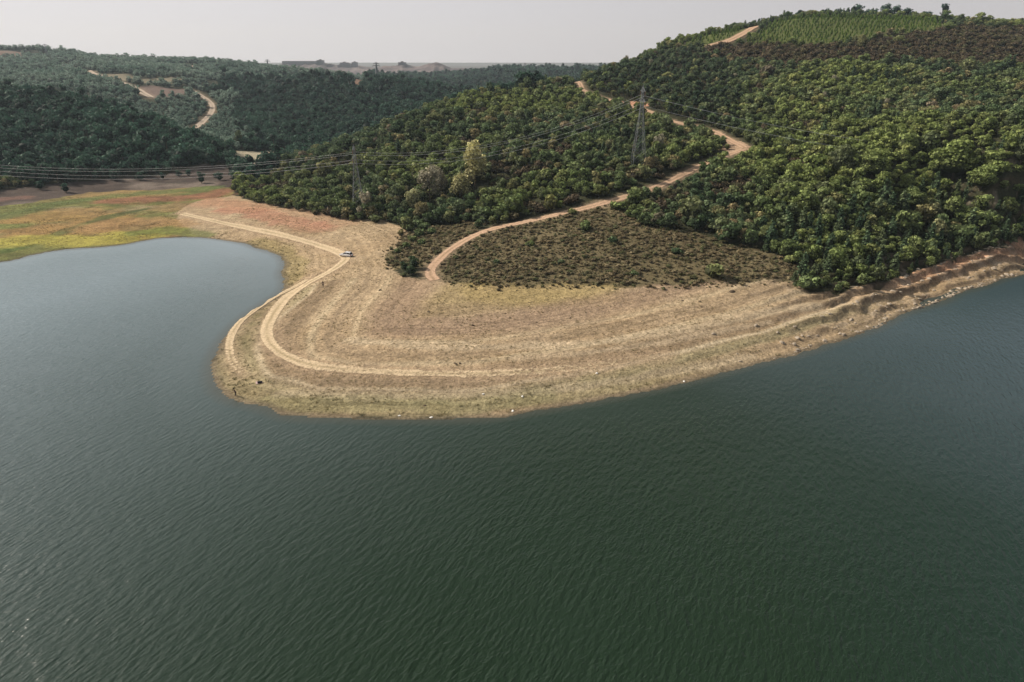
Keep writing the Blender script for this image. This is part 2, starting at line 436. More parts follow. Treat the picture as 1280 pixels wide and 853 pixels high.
put(strip([(350, 492), (420, 494), (560, 496), (680, 489), (760, 478), (860, 462), (940, 446)], 1.3, 2) * .5, C(.47, .38, .26))
put(strip([(350, 480), (450, 485), (560, 484), (660, 476), (720, 466)], 3.0, 2) * .45, C(.25, .19, .125))
put(strip([(500, 400), (560, 396), (650, 398), (720, 392)], 7, 2) * .35, C(.30, .215, .15))
put(strip([(300, 395), (320, 378), (345, 362), (362, 348), (370, 330), (350, 312), (320, 305)], 4.5) * .55, C(.24, .20, .075))
put(strip([(305, 440), (310, 420), (322, 405), (330, 392)], 3.0) * .6, C(.17, .14, .07))
put(strip([(340, 503), (400, 505), (500, 508), (600, 508), (680, 496)], 3.0) * .35, C(.23, .22, .11))
# road verges (bare trampled earth)
near_r = sstep(3.5, -.5, rdist + fbm(PX, PY, 3, 3) * 1.6) * (PY < 1500)
put(near_r * .55, C(.40, .29, .19))
# waterline: wet mud and pale stones
wet = sstep(2.6, .5, sd) * (sd > -3)
put(wet * .8, C(.12, .10, .07)); put((sd <= 0) * 1.0, C(.06, .07, .05))
far_plain = sstep(1900, 2600, PY)
put(far_plain * .9, C(.11, .10, .10))
# stony cut faces far off
col[ZM['meadow']] *= (1 + .38 * fbm(PX, PY, 4, 4) + .25 * fbm(PX, PY * 2.5, 14, 3))[ZM['meadow'], None]
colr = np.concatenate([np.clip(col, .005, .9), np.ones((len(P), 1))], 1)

nx, ny = len(GX), len(GY)
ii = np.arange(nx * ny).reshape(ny, nx)
quads = np.stack([ii[:-1, :-1], ii[:-1, 1:], ii[1:, 1:], ii[1:, :-1]], -1).reshape(-1, 4)
V = np.stack([PX, PY, H], 1)

g = NT('ground_earth')
pos = g.geo()
vc = g.attr('ground_colour', 'Color')
sdn = g.attr('shore_distance')
fine = g.noise(pos, 1.9, 6, .72)
mid = g.noise(pos, .45, 4, .6)
sepn = g.n.new('ShaderNodeSeparateXYZ'); g.L(pos, sepn.inputs[0])
wobn = g.noise(pos, .12, 3)
comb = g.n.new('ShaderNodeCombineXYZ')
g.L(g.math('MULTIPLY_ADD', wobn, 1.6, g.math('MULTIPLY', sdn, .75)), comb.inputs[0]); g.L(g.math('MULTIPLY', sepn.outputs[0], .015), comb.inputs[1])
band = g.noise(comb.outputs[0], 1.0, 3, .65)
bf = g.attr('beach')
bandv = g.mrange(band, .32, .68, .80, 1.2)
bandv = g.math('ADD', g.math('MULTIPLY', bandv, bf), g.math('SUBTRACT', 1.0, bf))
mott = g.math('MULTIPLY', g.mrange(fine, .27, .73, .50, 1.5), g.mrange(mid, .3, .7, .75, 1.25))
tot = g.math('MULTIPLY', mott, bandv)
sc = g.vmath('SCALE', vc); g.L(tot, sc.node.inputs['Scale'])
# tufts of weeds: darker olive spots
tuft = g.ramp(g.noise(pos, 1.3, 4, .75), [(.54, 0.0), (.66, 1.0)])
c2 = g.mix(g.math('MULTIPLY', tuft, .55), sc, (.10, .088, .045))
g.L(c2, g.b.inputs['Base Color'])
g.b.inputs['Roughness'].default_value = .95; g.b.inputs['Specular IOR Level'].default_value = .1
hh = g.math('ADD', g.math('MULTIPLY', fine, .35), g.math('MULTIPLY', g.noise(pos, .9, 4, .6), 1.0))
g.bump(hh, .55, .75)
me = mesh_np('ground', V, quads, [g.m], smooth=True)
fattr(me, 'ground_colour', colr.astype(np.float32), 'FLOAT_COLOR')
fattr(me, 'shore_distance', sd.astype(np.float32))
fattr(me, 'beach', (ZM['beach'] * sstep(1, 4, rdist)).astype(np.float32))
ground = tag(obj('ground', me), kind='structure')

# ------------------------------------------------------------------ road strips
def road_mat(name, c):
    t = NT(name); p = t.geo()
    f = t.mrange(t.noise(p, 1.6, 5, .65), .3, .7, .66, 1.25)
    e = t.attr('edge'); rut = t.attr('rut')
    cc = t.mix(rut, c, (c[0] * .62, c[1] * .62, c[2] * .55))
    s_ = t.vmath('SCALE', cc); t.L(f, s_.node.inputs['Scale']); t.L(s_, t.b.inputs['Base Color'])
    t.b.inputs['Roughness'].default_value = .95
    t.bump(t.noise(p, 2.0, 4), .25, .6)
    a = t.math('ADD', e, t.mrange(t.noise(p, 1.1, 6, .75), .25, .75, -.5, .5))
    a = t.mrange(a, .25, .6, 0, 1)
    t.L(a, t.b.inputs['Alpha'])
    return t.m
RM = {'pale': road_mat('pale_dirt', (.60, .465, .30)), 'red': road_mat('reddish_dirt', (.53, .355, .235)), 'far': road_mat('far_dirt', (.50, .40, .31))}
def resample(q, step):
    d = np.r_[0, np.cumsum(np.linalg.norm(np.diff(q, axis=0), axis=1))]
    m = max(int(d[-1] / step), 2); s = np.linspace(0, d[-1], m)
    return np.stack([np.interp(s, d, q[:, 0]), np.interp(s, d, q[:, 1])], 1), s
def strip_road(name, q, w, mat, fade_tail=0):
    step = .9 if w < 6 else 2.5
    q, s = resample(q, step)
    tg = np.gradient(q, axis=0); tg /= np.linalg.norm(tg, axis=1)[:, None] + 1e-9
    for _ in range(6): tg[1:-1] = (tg[:-2] + tg[1:-1] * 2 + tg[2:]) / 4
    nrm = np.stack([-tg[:, 1], tg[:, 0]], 1); nrm /= np.linalg.norm(nrm, axis=1)[:, None]
    m = 13
    offs = np.linspace(-1, 1, m) * w * .68
    ww = 1 + fbm(s, s * 0 + len(name) * 7, 14, 2) * .22
    Pn = q[:, None] + nrm[:, None] * offs[None, :, None] * ww[:, None, None]
    X = Pn[..., 0].ravel(); Yy = Pn[..., 1].ravel()
    Zz = hs(X, Yy) + (.07 if w < 6 else .5)
    k = np.arange(len(q) * m).reshape(len(q), m)
    fc = np.stack([k[:-1, :-1], k[1:, :-1], k[1:, 1:], k[:-1, 1:]], -1).reshape(-1, 4)
    me = mesh_np(name, np.stack([X, Yy, Zz], 1), fc, [mat], smooth=True)
    o = np.abs(offs) / (w * .68)
    e = np.tile(sstep(1.0, .45, o), (len(q), 1))
    r = np.tile(np.exp(-(offs / (w * .13)) ** 2), (len(q), 1)) * (.35 + .65 * sstep(-.3, .3, fbm(s, s * 0 + 3, 14, 3)))[:, None]
    frac = s / s[-1]
    if fade_tail: e *= (1 - .40 * sstep(.58, .78, frac) - .30 * sstep(.8, 1, frac))[:, None]
    e *= (sstep(0, 2.5, s) * sstep(0, 2.5, s[-1] - s))[:, None]
    fattr(me, 'edge', e.ravel().astype(np.float32)); fattr(me, 'rut', r.ravel().astype(np.float32))
    return tag(obj(name, me), kind='structure')
for k, (pl, w, fade) in ROADS.items():
    strip_road(k, road_xy[k], w, RM['pale' if k in ('dirt_track', 'shore_path') else ('far' if k in ('far_track', 'quarry_track', 'skyline_track') else 'red')], fade)

# ------------------------------------------------------------------ water
w = NT('lake_water')
p = w.geo()
def rot(t, p, ang, sx, sy):
    m = t.n.new('ShaderNodeMapping'); m.vector_type = 'POINT'
    m.inputs['Rotation'].default_value = (0, 0, ang); m.inputs['Scale'].default_value = (1, 1, 1)
    t.L(p, m.inputs['Vector'])
    m2 = t.n.new('ShaderNodeMapping'); m2.inputs['Scale'].default_value = (sx, sy, 1); t.L(m.outputs[0], m2.inputs['Vector'])
    return m2.outputs[0]
warp = w.noise(p, .05, 2, k=1)
pw = w.vmath('ADD', p, w.vmath('SCALE', w.vmath('SUBTRACT', warp, (.5, .5, .5)), None)); pw.node.inputs[1].links[0].from_node.inputs['Scale'].default_value = 2
crest = R(64)
a1 = w.noise(rot(w, pw, -crest, .36, 1.0), 1.45, 3, .5, .08)
a2 = w.noise(rot(w, pw, -crest + .3, .4, 1.0), 3.8, 2, .5, .1)
a3 = w.noise(rot(w, pw, -crest - .2, .5, 1.0), .42, 2, .5)
gust = w.ramp(w.noise(rot(w, p, .2, .4, 1), .018, 4, .6), [(.36, .62), (.60, 1.0)])
shal = w.mrange(w.attr('shore_distance'), -14, -1, 1, 0)
calm = w.mrange(w.attr('shore_distance'), -14, -.5, 1.0, .25)
hgt = w.math('ADD', w.math('ADD', w.math('MULTIPLY', a1, 1.0), w.math('MULTIPLY', a2, .33)), w.math('MULTIPLY', a3, .3))
spx = w.n.new('ShaderNodeSeparateXYZ'); w.L(p, spx.inputs[0])
shel = w.mrange(spx.outputs[1], 120, 230, 1.0, .42)
hgt = w.math('MULTIPLY', w.math('MULTIPLY', w.math('MULTIPLY', hgt, gust), calm), shel)
w.bump(hgt, .33, 1.0)
sp0 = w.n.new('ShaderNodeSeparateXYZ'); w.L(p, sp0.inputs[0]); spx0, spy0 = sp0.outputs[0], sp0.outputs[1]
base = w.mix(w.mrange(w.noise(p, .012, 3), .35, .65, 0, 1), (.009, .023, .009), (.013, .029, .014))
bay_sheen = w.mrange(w.math('MULTIPLY_ADD', spx0, -1.0, w.math('MULTIPLY', spy0, .55)), 38, 225, 0, 1)
base = w.mix(w.math('MULTIPLY', w.math('POWER', bay_sheen, 1.7), .9), base, (.205, .27, .305))  # paler towards the left bay: sky sheen put into the water colour
base = w.mix(w.mrange(spx0, 30, 120, 0, .8), base, (.014, .036, .038))
base = w.mix(w.mrange(w.math('MULTIPLY_ADD', spy0, .8, spx0), 130, 225, 0, .6), base, (.07, .105, .125))  # sheen of the upper right water, also put into its colour
base = w.mix(w.math('MULTIPLY', w.math('SUBTRACT', 1.0, w.mrange(w.attr('shore_distance'), -2.6, -.1, 1, 0)), .6), base, (.07, .07, .05))
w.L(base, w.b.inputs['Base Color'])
w.L(w.mrange(gust, .6, 1, .15, .25), w.b.inputs['Roughness']); w.b.inputs['IOR'].default_value = 1.37; w.b.inputs['Specular IOR Level'].default_value = .5
wx = axis(-130, 190, 2.0, 1.10, -9000, 5000); wy = axis(60, 300, 2.0, 1.10, -400, 900)
wgx, wgy = np.meshgrid(wx, wy); WX = wgx.ravel(); WY = wgy.ravel()
kk = np.arange(len(WX)).reshape(wgx.shape)
wq = np.stack([kk[:-1, :-1], kk[:-1, 1:], kk[1:, 1:], kk[1:, :-1]], -1).reshape(-1, 4)
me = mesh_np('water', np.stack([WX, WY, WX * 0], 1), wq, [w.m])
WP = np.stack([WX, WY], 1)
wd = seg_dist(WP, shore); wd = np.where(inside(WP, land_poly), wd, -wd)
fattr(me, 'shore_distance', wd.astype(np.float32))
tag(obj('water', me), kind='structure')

# ------------------------------------------------------------------ foliage
def leaf_mat(name, stops, dark, patch=None, patch_scale=.02):
    t = NT(name)
    oi = t.n.new('ShaderNodeObjectInfo')
    c = t.ramp(oi.outputs['Random'], stops)
    if patch:
        pn = t.noise(oi.outputs['Location'], patch_scale, 2)
        c = t.mix(t.mrange(pn, .42, .62, 0, .75), c, patch)
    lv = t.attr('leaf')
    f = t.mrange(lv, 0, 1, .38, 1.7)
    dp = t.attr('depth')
    f = t.math('MULTIPLY', f, t.mrange(dp, 0, 1, dark, 1.1))  # inner and lower leaves darkened: crown shade put into the leaf colour
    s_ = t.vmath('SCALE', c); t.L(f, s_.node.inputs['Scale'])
    t.L(s_, t.b.inputs['Base Color'])
    t.b.inputs['Roughness'].default_value = .7; t.b.inputs['Specular IOR Level'].default_value = .15
    tr = t.n.new('ShaderNodeBsdfTranslucent'); t.L(s_, tr.inputs[0])
    mx = t.n.new('ShaderNodeMixShader'); mx.inputs[0].default_value = .22
    t.L(t.b.outputs[0], mx.inputs[1]); t.L(tr.outputs[0], mx.inputs[2]); t.L(mx.outputs[0], t.out.inputs[0])
    return t.m
GREEN = leaf_mat('broad_leaves', [(0, (0.0655, 0.1001, 0.0499)), (.25, (0.0982, 0.1500, 0.0688)), (.6, (0.1354, 0.1761, 0.0872)), (.86, (0.2185, 0.2302, 0.0999)), (.95, (0.2951, 0.2302, 0.1249)), (1, (0.1747, 0.1500, 0.1091))], .22, (0.2514, 0.2999, 0.0872), .012)
PINE = leaf_mat('pine_needles', [(0, (0.0557, 0.0964, 0.0508)), (.5, (0.0911, 0.1349, 0.0660)), (1, (0.1394, 0.1733, 0.0815))], .25)
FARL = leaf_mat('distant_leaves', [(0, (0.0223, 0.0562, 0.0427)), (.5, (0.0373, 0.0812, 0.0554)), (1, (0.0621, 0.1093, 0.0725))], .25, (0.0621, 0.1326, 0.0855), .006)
HAZL = leaf_mat('sunlit_distant_leaves', [(0, (0.0978, 0.1727, 0.1276)), (.5, (0.1465, 0.2267, 0.1700)), (1, (0.2344, 0.3023, 0.2408))], .3, (0.2539, 0.3239, 0.2549), .008)  # light green young wood, with haze and sunlight lightened into the leaf colour
YOUNG = leaf_mat('young_needles', [(0, (0.0974, 0.1742, 0.0275)), (1, (0.1670, 0.2534, 0.0440))], .35)
BROWN = leaf_mat('brown_twigs', [(0, (0.0780, 0.0585, 0.0364)), (.5, (0.1300, 0.0975, 0.0585)), (.8, (0.0910, 0.0975, 0.0455)), (1, (0.1820, 0.1430, 0.0780))], .3)
HEATH = leaf_mat('heath_twigs', [(0, (0.1597, 0.1298, 0.0759)), (.4, (0.2555, 0.1991, 0.1128)), (.75, (0.1384, 0.1514, 0.0651)), (1, (0.4045, 0.3246, 0.1951))], .35)
DRY = leaf_mat('dry_grass_blades', [(0, (0.3900, 0.2990, 0.1560)), (.5, (0.2860, 0.2340, 0.1170)), (.8, (0.1820, 0.1820, 0.0780)), (1, (0.5200, 0.4290, 0.2600))], .5)
WEED = leaf_mat('shore_weed', [(0, (0.0980, 0.1134, 0.0441)), (.5, (0.1680, 0.1512, 0.0630)), (1, (0.3080, 0.2520, 0.1260))], .4)
YELL = leaf_mat('yellow_leaves', [(0, (0.5079, 0.4529, 0.2015)), (1, (0.4402, 0.4354, 0.2302))], .3)
GREY = leaf_mat('grey_twigs', [(0, (0.3282, 0.2983, 0.2155)), (1, (0.2835, 0.2685, 0.1867))], .35)
PALE = leaf_mat('pale_green_leaves', [(0, (0.1560, 0.1800, 0.0840)), (1, (0.1200, 0.1560, 0.0720))], .3)
BARK = plain('bark', (.09, .07, .05), .9, 0, 4)

def quadset(cen, nor, size, r, flat=.8):
    """leaf clumps: small bent quads"""
    n_ = len(cen)
    a = r.normal(size=(n_, 3)); nor = nor / (np.linalg.norm(nor, axis=1)[:, None] + 1e-9)
    u = np.cross(nor, a); u /= np.linalg.norm(u, axis=1)[:, None] + 1e-9
    v = np.cross(nor, u)
    s1 = (size * r.uniform(.7, 1.3, n_))[:, None]; s2 = (size * r.uniform(.6, 1.1, n_))[:, None] * flat
    Vv = np.stack([cen - u * s1 - v * s2 * .6, cen + u * s1 * .7 - v * s2, cen + u * s1 + v * s2 * .7 + nor * s1 * .3, cen - u * s1 * .6 + v * s2], 1)
    Ff = np.arange(n_ * 4).reshape(n_, 4)
    return Vv.reshape(-1, 3), Ff
def crown_arrays(kind, r, dens=1.0, ls=1.0):
    """returns V,F,leaf,depth of a crown of natural size (metres)"""
    cs, ns, ss, dp = [], [], [], []
    if kind == 'broad':
        lobes = []
        for k in range(11):
            a = r.uniform(0, 6.28); rad = r.uniform(.3, 1.75) ; z = r.uniform(1.2, 4.1)
            rad *= (1.15 - abs(z - 2.3) / 3.2)
            lobes.append((np.array([rad * math.cos(a), rad * math.sin(a), z]), r.uniform(.5, 1.05)))
        lobes.append((np.array([0, 0, 3.2]), 1.3)); lobes.append((np.array([0, 0, 2.0]), 1.6))
        for c, rr in lobes:
            m = int(42 * rr * dens)
            d = r.normal(size=(m, 3)); d /= np.linalg.norm(d, axis=1)[:, None]; d[:, 2] = np.abs(d[:, 2]) * .9 - .25 * r.random(m)
            p_ = c + d * rr * r.uniform(.72, 1.12, (m, 1)) * np.array([1, 1, .85])
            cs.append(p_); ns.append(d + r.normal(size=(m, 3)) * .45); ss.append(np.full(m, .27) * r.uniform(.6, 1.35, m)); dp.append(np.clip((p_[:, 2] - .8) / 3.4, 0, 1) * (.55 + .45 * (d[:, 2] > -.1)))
        sx_, sy_ = r.uniform(.8, 1.25), r.uniform(.8, 1.25)
        for q_ in cs: q_[:, 0] *= sx_; q_[:, 1] *= sy_
        core = 1.25, 2.0, (1.25 * sx_, 1.25 * sy_, 1.2)
    elif kind == 'pine':
        hgt_ = 7.5
        for k in range(15):
            f = k / 14; z = 1.8 + f * (hgt_ - 2.0); rad = (1 - f) ** .75 * 2.0 + .25
            for b in range(max(3, int(7 * (1 - f) + 2))):
                a = r.uniform(0, 6.28); L_ = rad * r.uniform(.55, 1.15); m = int(5 * dens) + 1
                q = r.uniform(.25, 1, m)
                p_ = np.stack([np.cos(a) * L_ * q, np.sin(a) * L_ * q, z - .25 * q * L_ + r.normal(size=m) * .14 + .15], 1)
                p_[:, :2] += r.normal(size=(m, 2)) * .18
                cs.append(p_); nn = np.stack([np.cos(a) * .6 + 0 * q, np.sin(a) * .6 + 0 * q, 0 * q + .9], 1) + r.normal(size=(m, 3)) * .45
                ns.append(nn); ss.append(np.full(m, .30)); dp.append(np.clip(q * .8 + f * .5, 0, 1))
        core = 3.6, 3.6, (.9, .9, 2.2)
    elif kind == 'stone_pine':
        for k in range(8):
            a = r.uniform(0, 6.28); rad = r.uniform(.1, 1.3); c = np.array([rad * math.cos(a), rad * math.sin(a), r.uniform(3.6, 6.2) - rad * .4]); rr = r.uniform(.65, 1.1)
            m = int(36 * dens); d = r.normal(size=(m, 3)); d /= np.linalg.norm(d, axis=1)[:, None]
            p_ = c + d * rr * r.uniform(.6, 1.1, (m, 1)) * np.array([1, 1, .6])
            cs.append(p_); ns.append(d + r.normal(size=(m, 3)) * .4); ss.append(np.full(m, .26)); dp.append(np.clip((p_[:, 2] - 3) / 3.2, 0, 1))
        core = 4.7, 4.7, (1.0, 1.0, .9)
    elif kind == 'bush':
        for k in range(6):
            a = r.uniform(0, 6.28); rad = r.uniform(.1, .8); c = np.array([rad * math.cos(a), rad * math.sin(a), r.uniform(.35, .95)]); rr = r.uniform(.45, .75)
            m = int(26 * dens); d = r.normal(size=(m, 3)); d /= np.linalg.norm(d, axis=1)[:, None]; d[:, 2] = np.abs(d[:, 2])
            p_ = c + d * rr * r.uniform(.7, 1.15, (m, 1))
            cs.append(p_); ns.append(d + r.normal(size=(m, 3)) * .5); ss.append(np.full(m, .19)); dp.append(np.clip(p_[:, 2] / 1.4, 0, 1))
        core = .6, .6, (.75, .75, .55)
    elif kind == 'sparse':      # bare twiggy crown
        m = int(420 * dens); d = r.normal(size=(m, 3)); d /= np.linalg.norm(d, axis=1)[:, None]
        for k in range(9):
            a = r.uniform(0, 6.28); rad = r.uniform(.1, 1.1); c = np.array([rad * math.cos(a), rad * math.sin(a), r.uniform(1.8, 5.2)]); mm = m // 9
            dd = d[k * mm:(k + 1) * mm]
            p_ = c + dd * r.uniform(.2, 1.0, (mm, 1)) * np.array([.85, .85, 1.1])
            cs.append(p_); ns.append(dd + r.normal(size=(mm, 3)) * .6); ss.append(np.full(mm, .22)); dp.append(np.clip((p_[:, 2]) / 5, .3, 1))
        core = None
    cs = np.concatenate(cs); ns = np.concatenate(ns); ss = np.concatenate(ss) * ls; dp = np.concatenate(dp)
    Vv, Ff = quadset(cs, ns, ss, r, .85)
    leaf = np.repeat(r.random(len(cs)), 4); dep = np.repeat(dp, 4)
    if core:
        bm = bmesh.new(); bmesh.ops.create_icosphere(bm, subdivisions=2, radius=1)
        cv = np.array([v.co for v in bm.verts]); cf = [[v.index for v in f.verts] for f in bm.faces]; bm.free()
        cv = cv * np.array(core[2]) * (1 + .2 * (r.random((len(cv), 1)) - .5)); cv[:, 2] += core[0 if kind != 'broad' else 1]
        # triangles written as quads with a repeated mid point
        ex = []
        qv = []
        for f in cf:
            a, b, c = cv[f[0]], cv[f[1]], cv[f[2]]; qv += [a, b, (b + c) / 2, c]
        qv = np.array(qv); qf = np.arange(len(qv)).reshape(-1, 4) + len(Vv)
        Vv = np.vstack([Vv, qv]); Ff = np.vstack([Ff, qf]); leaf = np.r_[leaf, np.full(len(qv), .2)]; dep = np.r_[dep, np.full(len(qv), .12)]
    return Vv, Ff, leaf, dep
def trunk_arrays(h, r0, r, limbs=4, bend=.2):
    Vv = []; Ff = []
    def tube(p, q, ra, rb, n_=5, seg=3):
        p = np.array(p, float); q = np.array(q, float); d = q - p; a = np.cross(d, [0.3, 1, .2]); a /= np.linalg.norm(a); b = np.cross(d, a); b /= np.linalg.norm(b)
        s0 = sum(len(v) for v in Vv)
        rings = []
        for k in range(seg + 1):
            f = k / seg; c = p + d * f + (a * math.sin(f * 3.1) * bend * .3)
            rr = ra + (rb - ra) * f
            rings.append([c + (a * math.cos(t_) + b * math.sin(t_)) * rr for t_ in np.linspace(0, 6.283, n_, endpoint=False)])
        Vv.append(np.array(rings).reshape(-1, 3))
        for k in range(seg):
            for j in range(n_):
                Ff.append([s0 + k * n_ + j, s0 + k * n_ + (j + 1) % n_, s0 + (k + 1) * n_ + (j + 1) % n_, s0 + (k + 1) * n_ + j])
    tube((0, 0, -.6), (r.normal() * bend * .5, r.normal() * bend * .5, h), r0, r0 * .3, 6, 4)
    for k in range(limbs):
        a = r.uniform(0, 6.28); z = h * r.uniform(.3, .75); L_ = h * .33
        tube((0, 0, z), (math.cos(a) * L_, math.sin(a) * L_, z + L_ * .7), r0 * .45, r0 * .12, 4, 2)
    return np.vstack(Vv), np.array(Ff)

class Proto: pass
KINDS = {}
def make_proto(key, kind, leafm, th, tr, nvar, dens=1.0, limbs=4, seed=1, ls=1.0):
    lst = []
    for i in range(nvar):
        r = np.random.default_rng(seed * 100 + i)
        Vv, Ff, leaf, dep = crown_arrays(kind, r, dens, ls)
        q = Proto()
        q.crown = mesh_np('crown', Vv, Ff, [leafm]); fattr(q.crown, 'leaf', leaf.astype(np.float32)); fattr(q.crown, 'depth', dep.astype(np.float32))
        tv, tf = trunk_arrays(th, tr, r, limbs)
        q.trunk = mesh_np('trunk', tv, tf, [BARK], smooth=True)
        q.full = mesh_np(key, np.vstack([Vv, tv]), np.vstack([Ff, tf + len(Vv)]), [leafm, BARK], midx=np.r_[np.zeros(len(Ff)), np.ones(len(tf))])
        fattr(q.full, 'leaf', np.r_[leaf, np.full(len(tv), .5)].astype(np.float32)); fattr(q.full, 'depth', np.r_[dep, np.full(len(tv), .5)].astype(np.float32))
        lst.append(q)
    KINDS[key] = lst
    c = bpy.data.collections.new(key + '_variants')
    for q in lst:
        o = bpy.data.objects.new(key, q.full); c.objects.link(o)
    lst[0].coll = c
make_proto('broadleaf_tree', 'broad', GREEN, 3.2, .16, 6, 1.0, 5, 1)
make_proto('pine_tree', 'pine', PINE, 7.2, .15, 4, 1.0, 0, 2)
make_proto('tall_pine', 'stone_pine', PINE, 5.4, .15, 4, 1.0, 5, 3)
make_proto('distant_tree', 'broad', FARL, 3.0, .2, 4, .45, 0, 4)
make_proto('distant_pine', 'stone_pine', FARL, 5.0, .2, 4, .5, 0, 5)
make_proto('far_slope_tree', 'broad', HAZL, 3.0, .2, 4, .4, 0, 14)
make_proto('young_pine', 'pine', YOUNG, 6.5, .1, 3, .5, 0, 6)
make_proto('brown_bush', 'bush', BROWN, .6, .05, 4, .8, 3, 7)
make_proto('heath_bush', 'bush', HEATH, .6, .05, 5, .8, 0, 8)
make_proto('green_bush', 'bush', GREEN, .6, .06, 4, 1.4, 3, 9)
make_proto('yellow_tree', 'sparse', YELL, 5.2, .14, 3, 1.5, 6, 10)
make_proto('grey_tree', 'sparse', GREY, 5.2, .14, 2, 1.2, 8, 11)
make_proto('big_tree', 'broad', GREEN, 3.2, .16, 3, 5.0, 5, 21, .48)
make_proto('big_pale_tree', 'broad', PALE, 3.2, .16, 2, 4.0, 5, 22, .5)
make_proto('big_yellow_tree', 'sparse', YELL, 5.2, .10, 3, 4.5, 8, 23, .62)
make_proto('big_grey_tree', 'sparse', GREY, 5.2, .10, 2, 4.0, 10, 24, .6)
make_proto('pale_tree', 'broad', PALE, 3.2, .16, 3, 1.0, 5, 12)

def tuft_proto(key, mat, n_, h, spread, nvar=3):
    c = bpy.data.collections.new(key + '_variants')
    for i in range(nvar):
        r = np.random.default_rng(900 + i + n_)
        a = r.uniform(0, 6.28, n_); p0 = np.stack([np.cos(a), np.sin(a), a * 0], 1) * (spread * np.sqrt(r.random(n_)))[:, None]
        tip = p0 + np.stack([np.cos(a) * .4 * h, np.sin(a) * .4 * h, r.uniform(.5, 1, n_) * h], 1)
        sd_ = np.stack([-np.sin(a), np.cos(a), a * 0], 1) * h * .22
        Vv = np.stack([p0 - sd_, p0 + sd_, tip + sd_ * .5, tip - sd_ * .3], 1).reshape(-1, 3)
        me = mesh_np(key, Vv, np.arange(n_ * 4).reshape(-1, 4), [mat])
        fattr(me, 'leaf', np.repeat(r.random(n_), 4).astype(np.float32)); fattr(me, 'depth', np.tile([.2, .2, 1, 1], n_).astype(np.float32))
        c.objects.link(bpy.data.objects.new(key, me))
    return c

def gn_scatter(name, xyz, rotz, scl, coll, label, cat):
    me = bpy.data.meshes.new(name)
    me.vertices.add(len(xyz)); me.vertices.foreach_set('co', np.asarray(xyz, np.float32).ravel()); me.update()
    rv = np.zeros((len(xyz), 3), np.float32); rv[:, 2] = rotz
    fattr(me, 'rot', rv, 'FLOAT_VECTOR'); fattr(me, 'scl', np.asarray(scl, np.float32), 'FLOAT_VECTOR')
    fattr(me, 'pick', rng.integers(0, 1000, len(xyz)).astype(np.int32), 'INT')
    o = obj(name, me)
    ng = bpy.data.node_groups.new(name, 'GeometryNodeTree')
    ng.interface.new_socket('Geometry', in_out='INPUT', socket_type='NodeSocketGeometry')
    ng.interface.new_socket('Geometry', in_out='OUTPUT', socket_type='NodeSocketGeometry')
    gi = ng.nodes.new('NodeGroupInput'); go = ng.nodes.new('NodeGroupOutput')
    ip = ng.nodes.new('GeometryNodeInstanceOnPoints'); ci = ng.nodes.new('GeometryNodeCollectionInfo')
    ci.inputs['Collection'].default_value = coll; ci.inputs['Separate Children'].default_value = True; ci.inputs['Reset Children'].default_value = True
    def na(nm, typ):
        q = ng.nodes.new('GeometryNodeInputNamedAttribute'); q.data_type = typ; q.inputs['Name'].default_value = nm
        return [s for s in q.outputs if s.enabled and s.name == 'Attribute'][0]
    L_ = ng.links.new
    L_(gi.outputs[0], ip.inputs['Points']); L_(ci.outputs[0], ip.inputs['Instance']); ip.inputs['Pick Instance'].default_value = True
    L_(na('pick', 'INT'), ip.inputs['Instance Index']); L_(na('rot', 'FLOAT_VECTOR'), ip.inputs['Rotation']); L_(na('scl', 'FLOAT_VECTOR'), ip.inputs['Scale'])
    L_(ip.outputs[0], go.inputs[0])
    md_ = o.modifiers.new('scatter', 'NODES'); md_.node_group = ng
    return tag(o, label, cat, kind='stuff')

def project(x, y, z):
    dy = y * cP - (z - CAM_Z) * sP; dv = y * sP + (z - CAM_Z) * cP
    return 640 + F * x / dy, 426.5 - F * dv / dy, dy

def scatter(xr, yr, step_fn):
    """jittered grid whose cell grows with distance"""
    out = []
    y = yr[0]
    while y < yr[1]:
        st = step_fn(y)
        # keep to a fan a bit wider than the view
        a = max(xr[0], -.95 * y - 20); b = min(xr[1], .95 * y + 20)
        xs = np.arange(a, b, st)
        xs = xs + rng.uniform(-.42, .42, len(xs)) * st
        ys = y + rng.uniform(-.42, .42, len(xs)) * st
        out.append(np.stack([xs, ys], 1)); y += st * .92
    return np.vstack(out)
def info(Q):
    z = hs(Q[:, 0], Q[:, 1]); s_ = grid_at(SDG, Q[:, 0], Q[:, 1]); r_ = grid_at(RDG, Q[:, 0], Q[:, 1])
    return z, s_, r_
TREES = {}     # key -> list of arrays x,y,z,scale
def add_tr(key, Q, z, s_):
    TREES.setdefault(key, []).append(np.column_stack([Q, z, s_]))

CLR = [hit(a, b) + (c,) for a, b, c in ((594, 236, 8), (577, 252, 7.5), (538, 258, 7.5), (520, 264, 6.5), (552, 246, 4), (1050, 222, 6), (1088, 225, 6), (1190, 225, 9), (1225, 238, 7))]
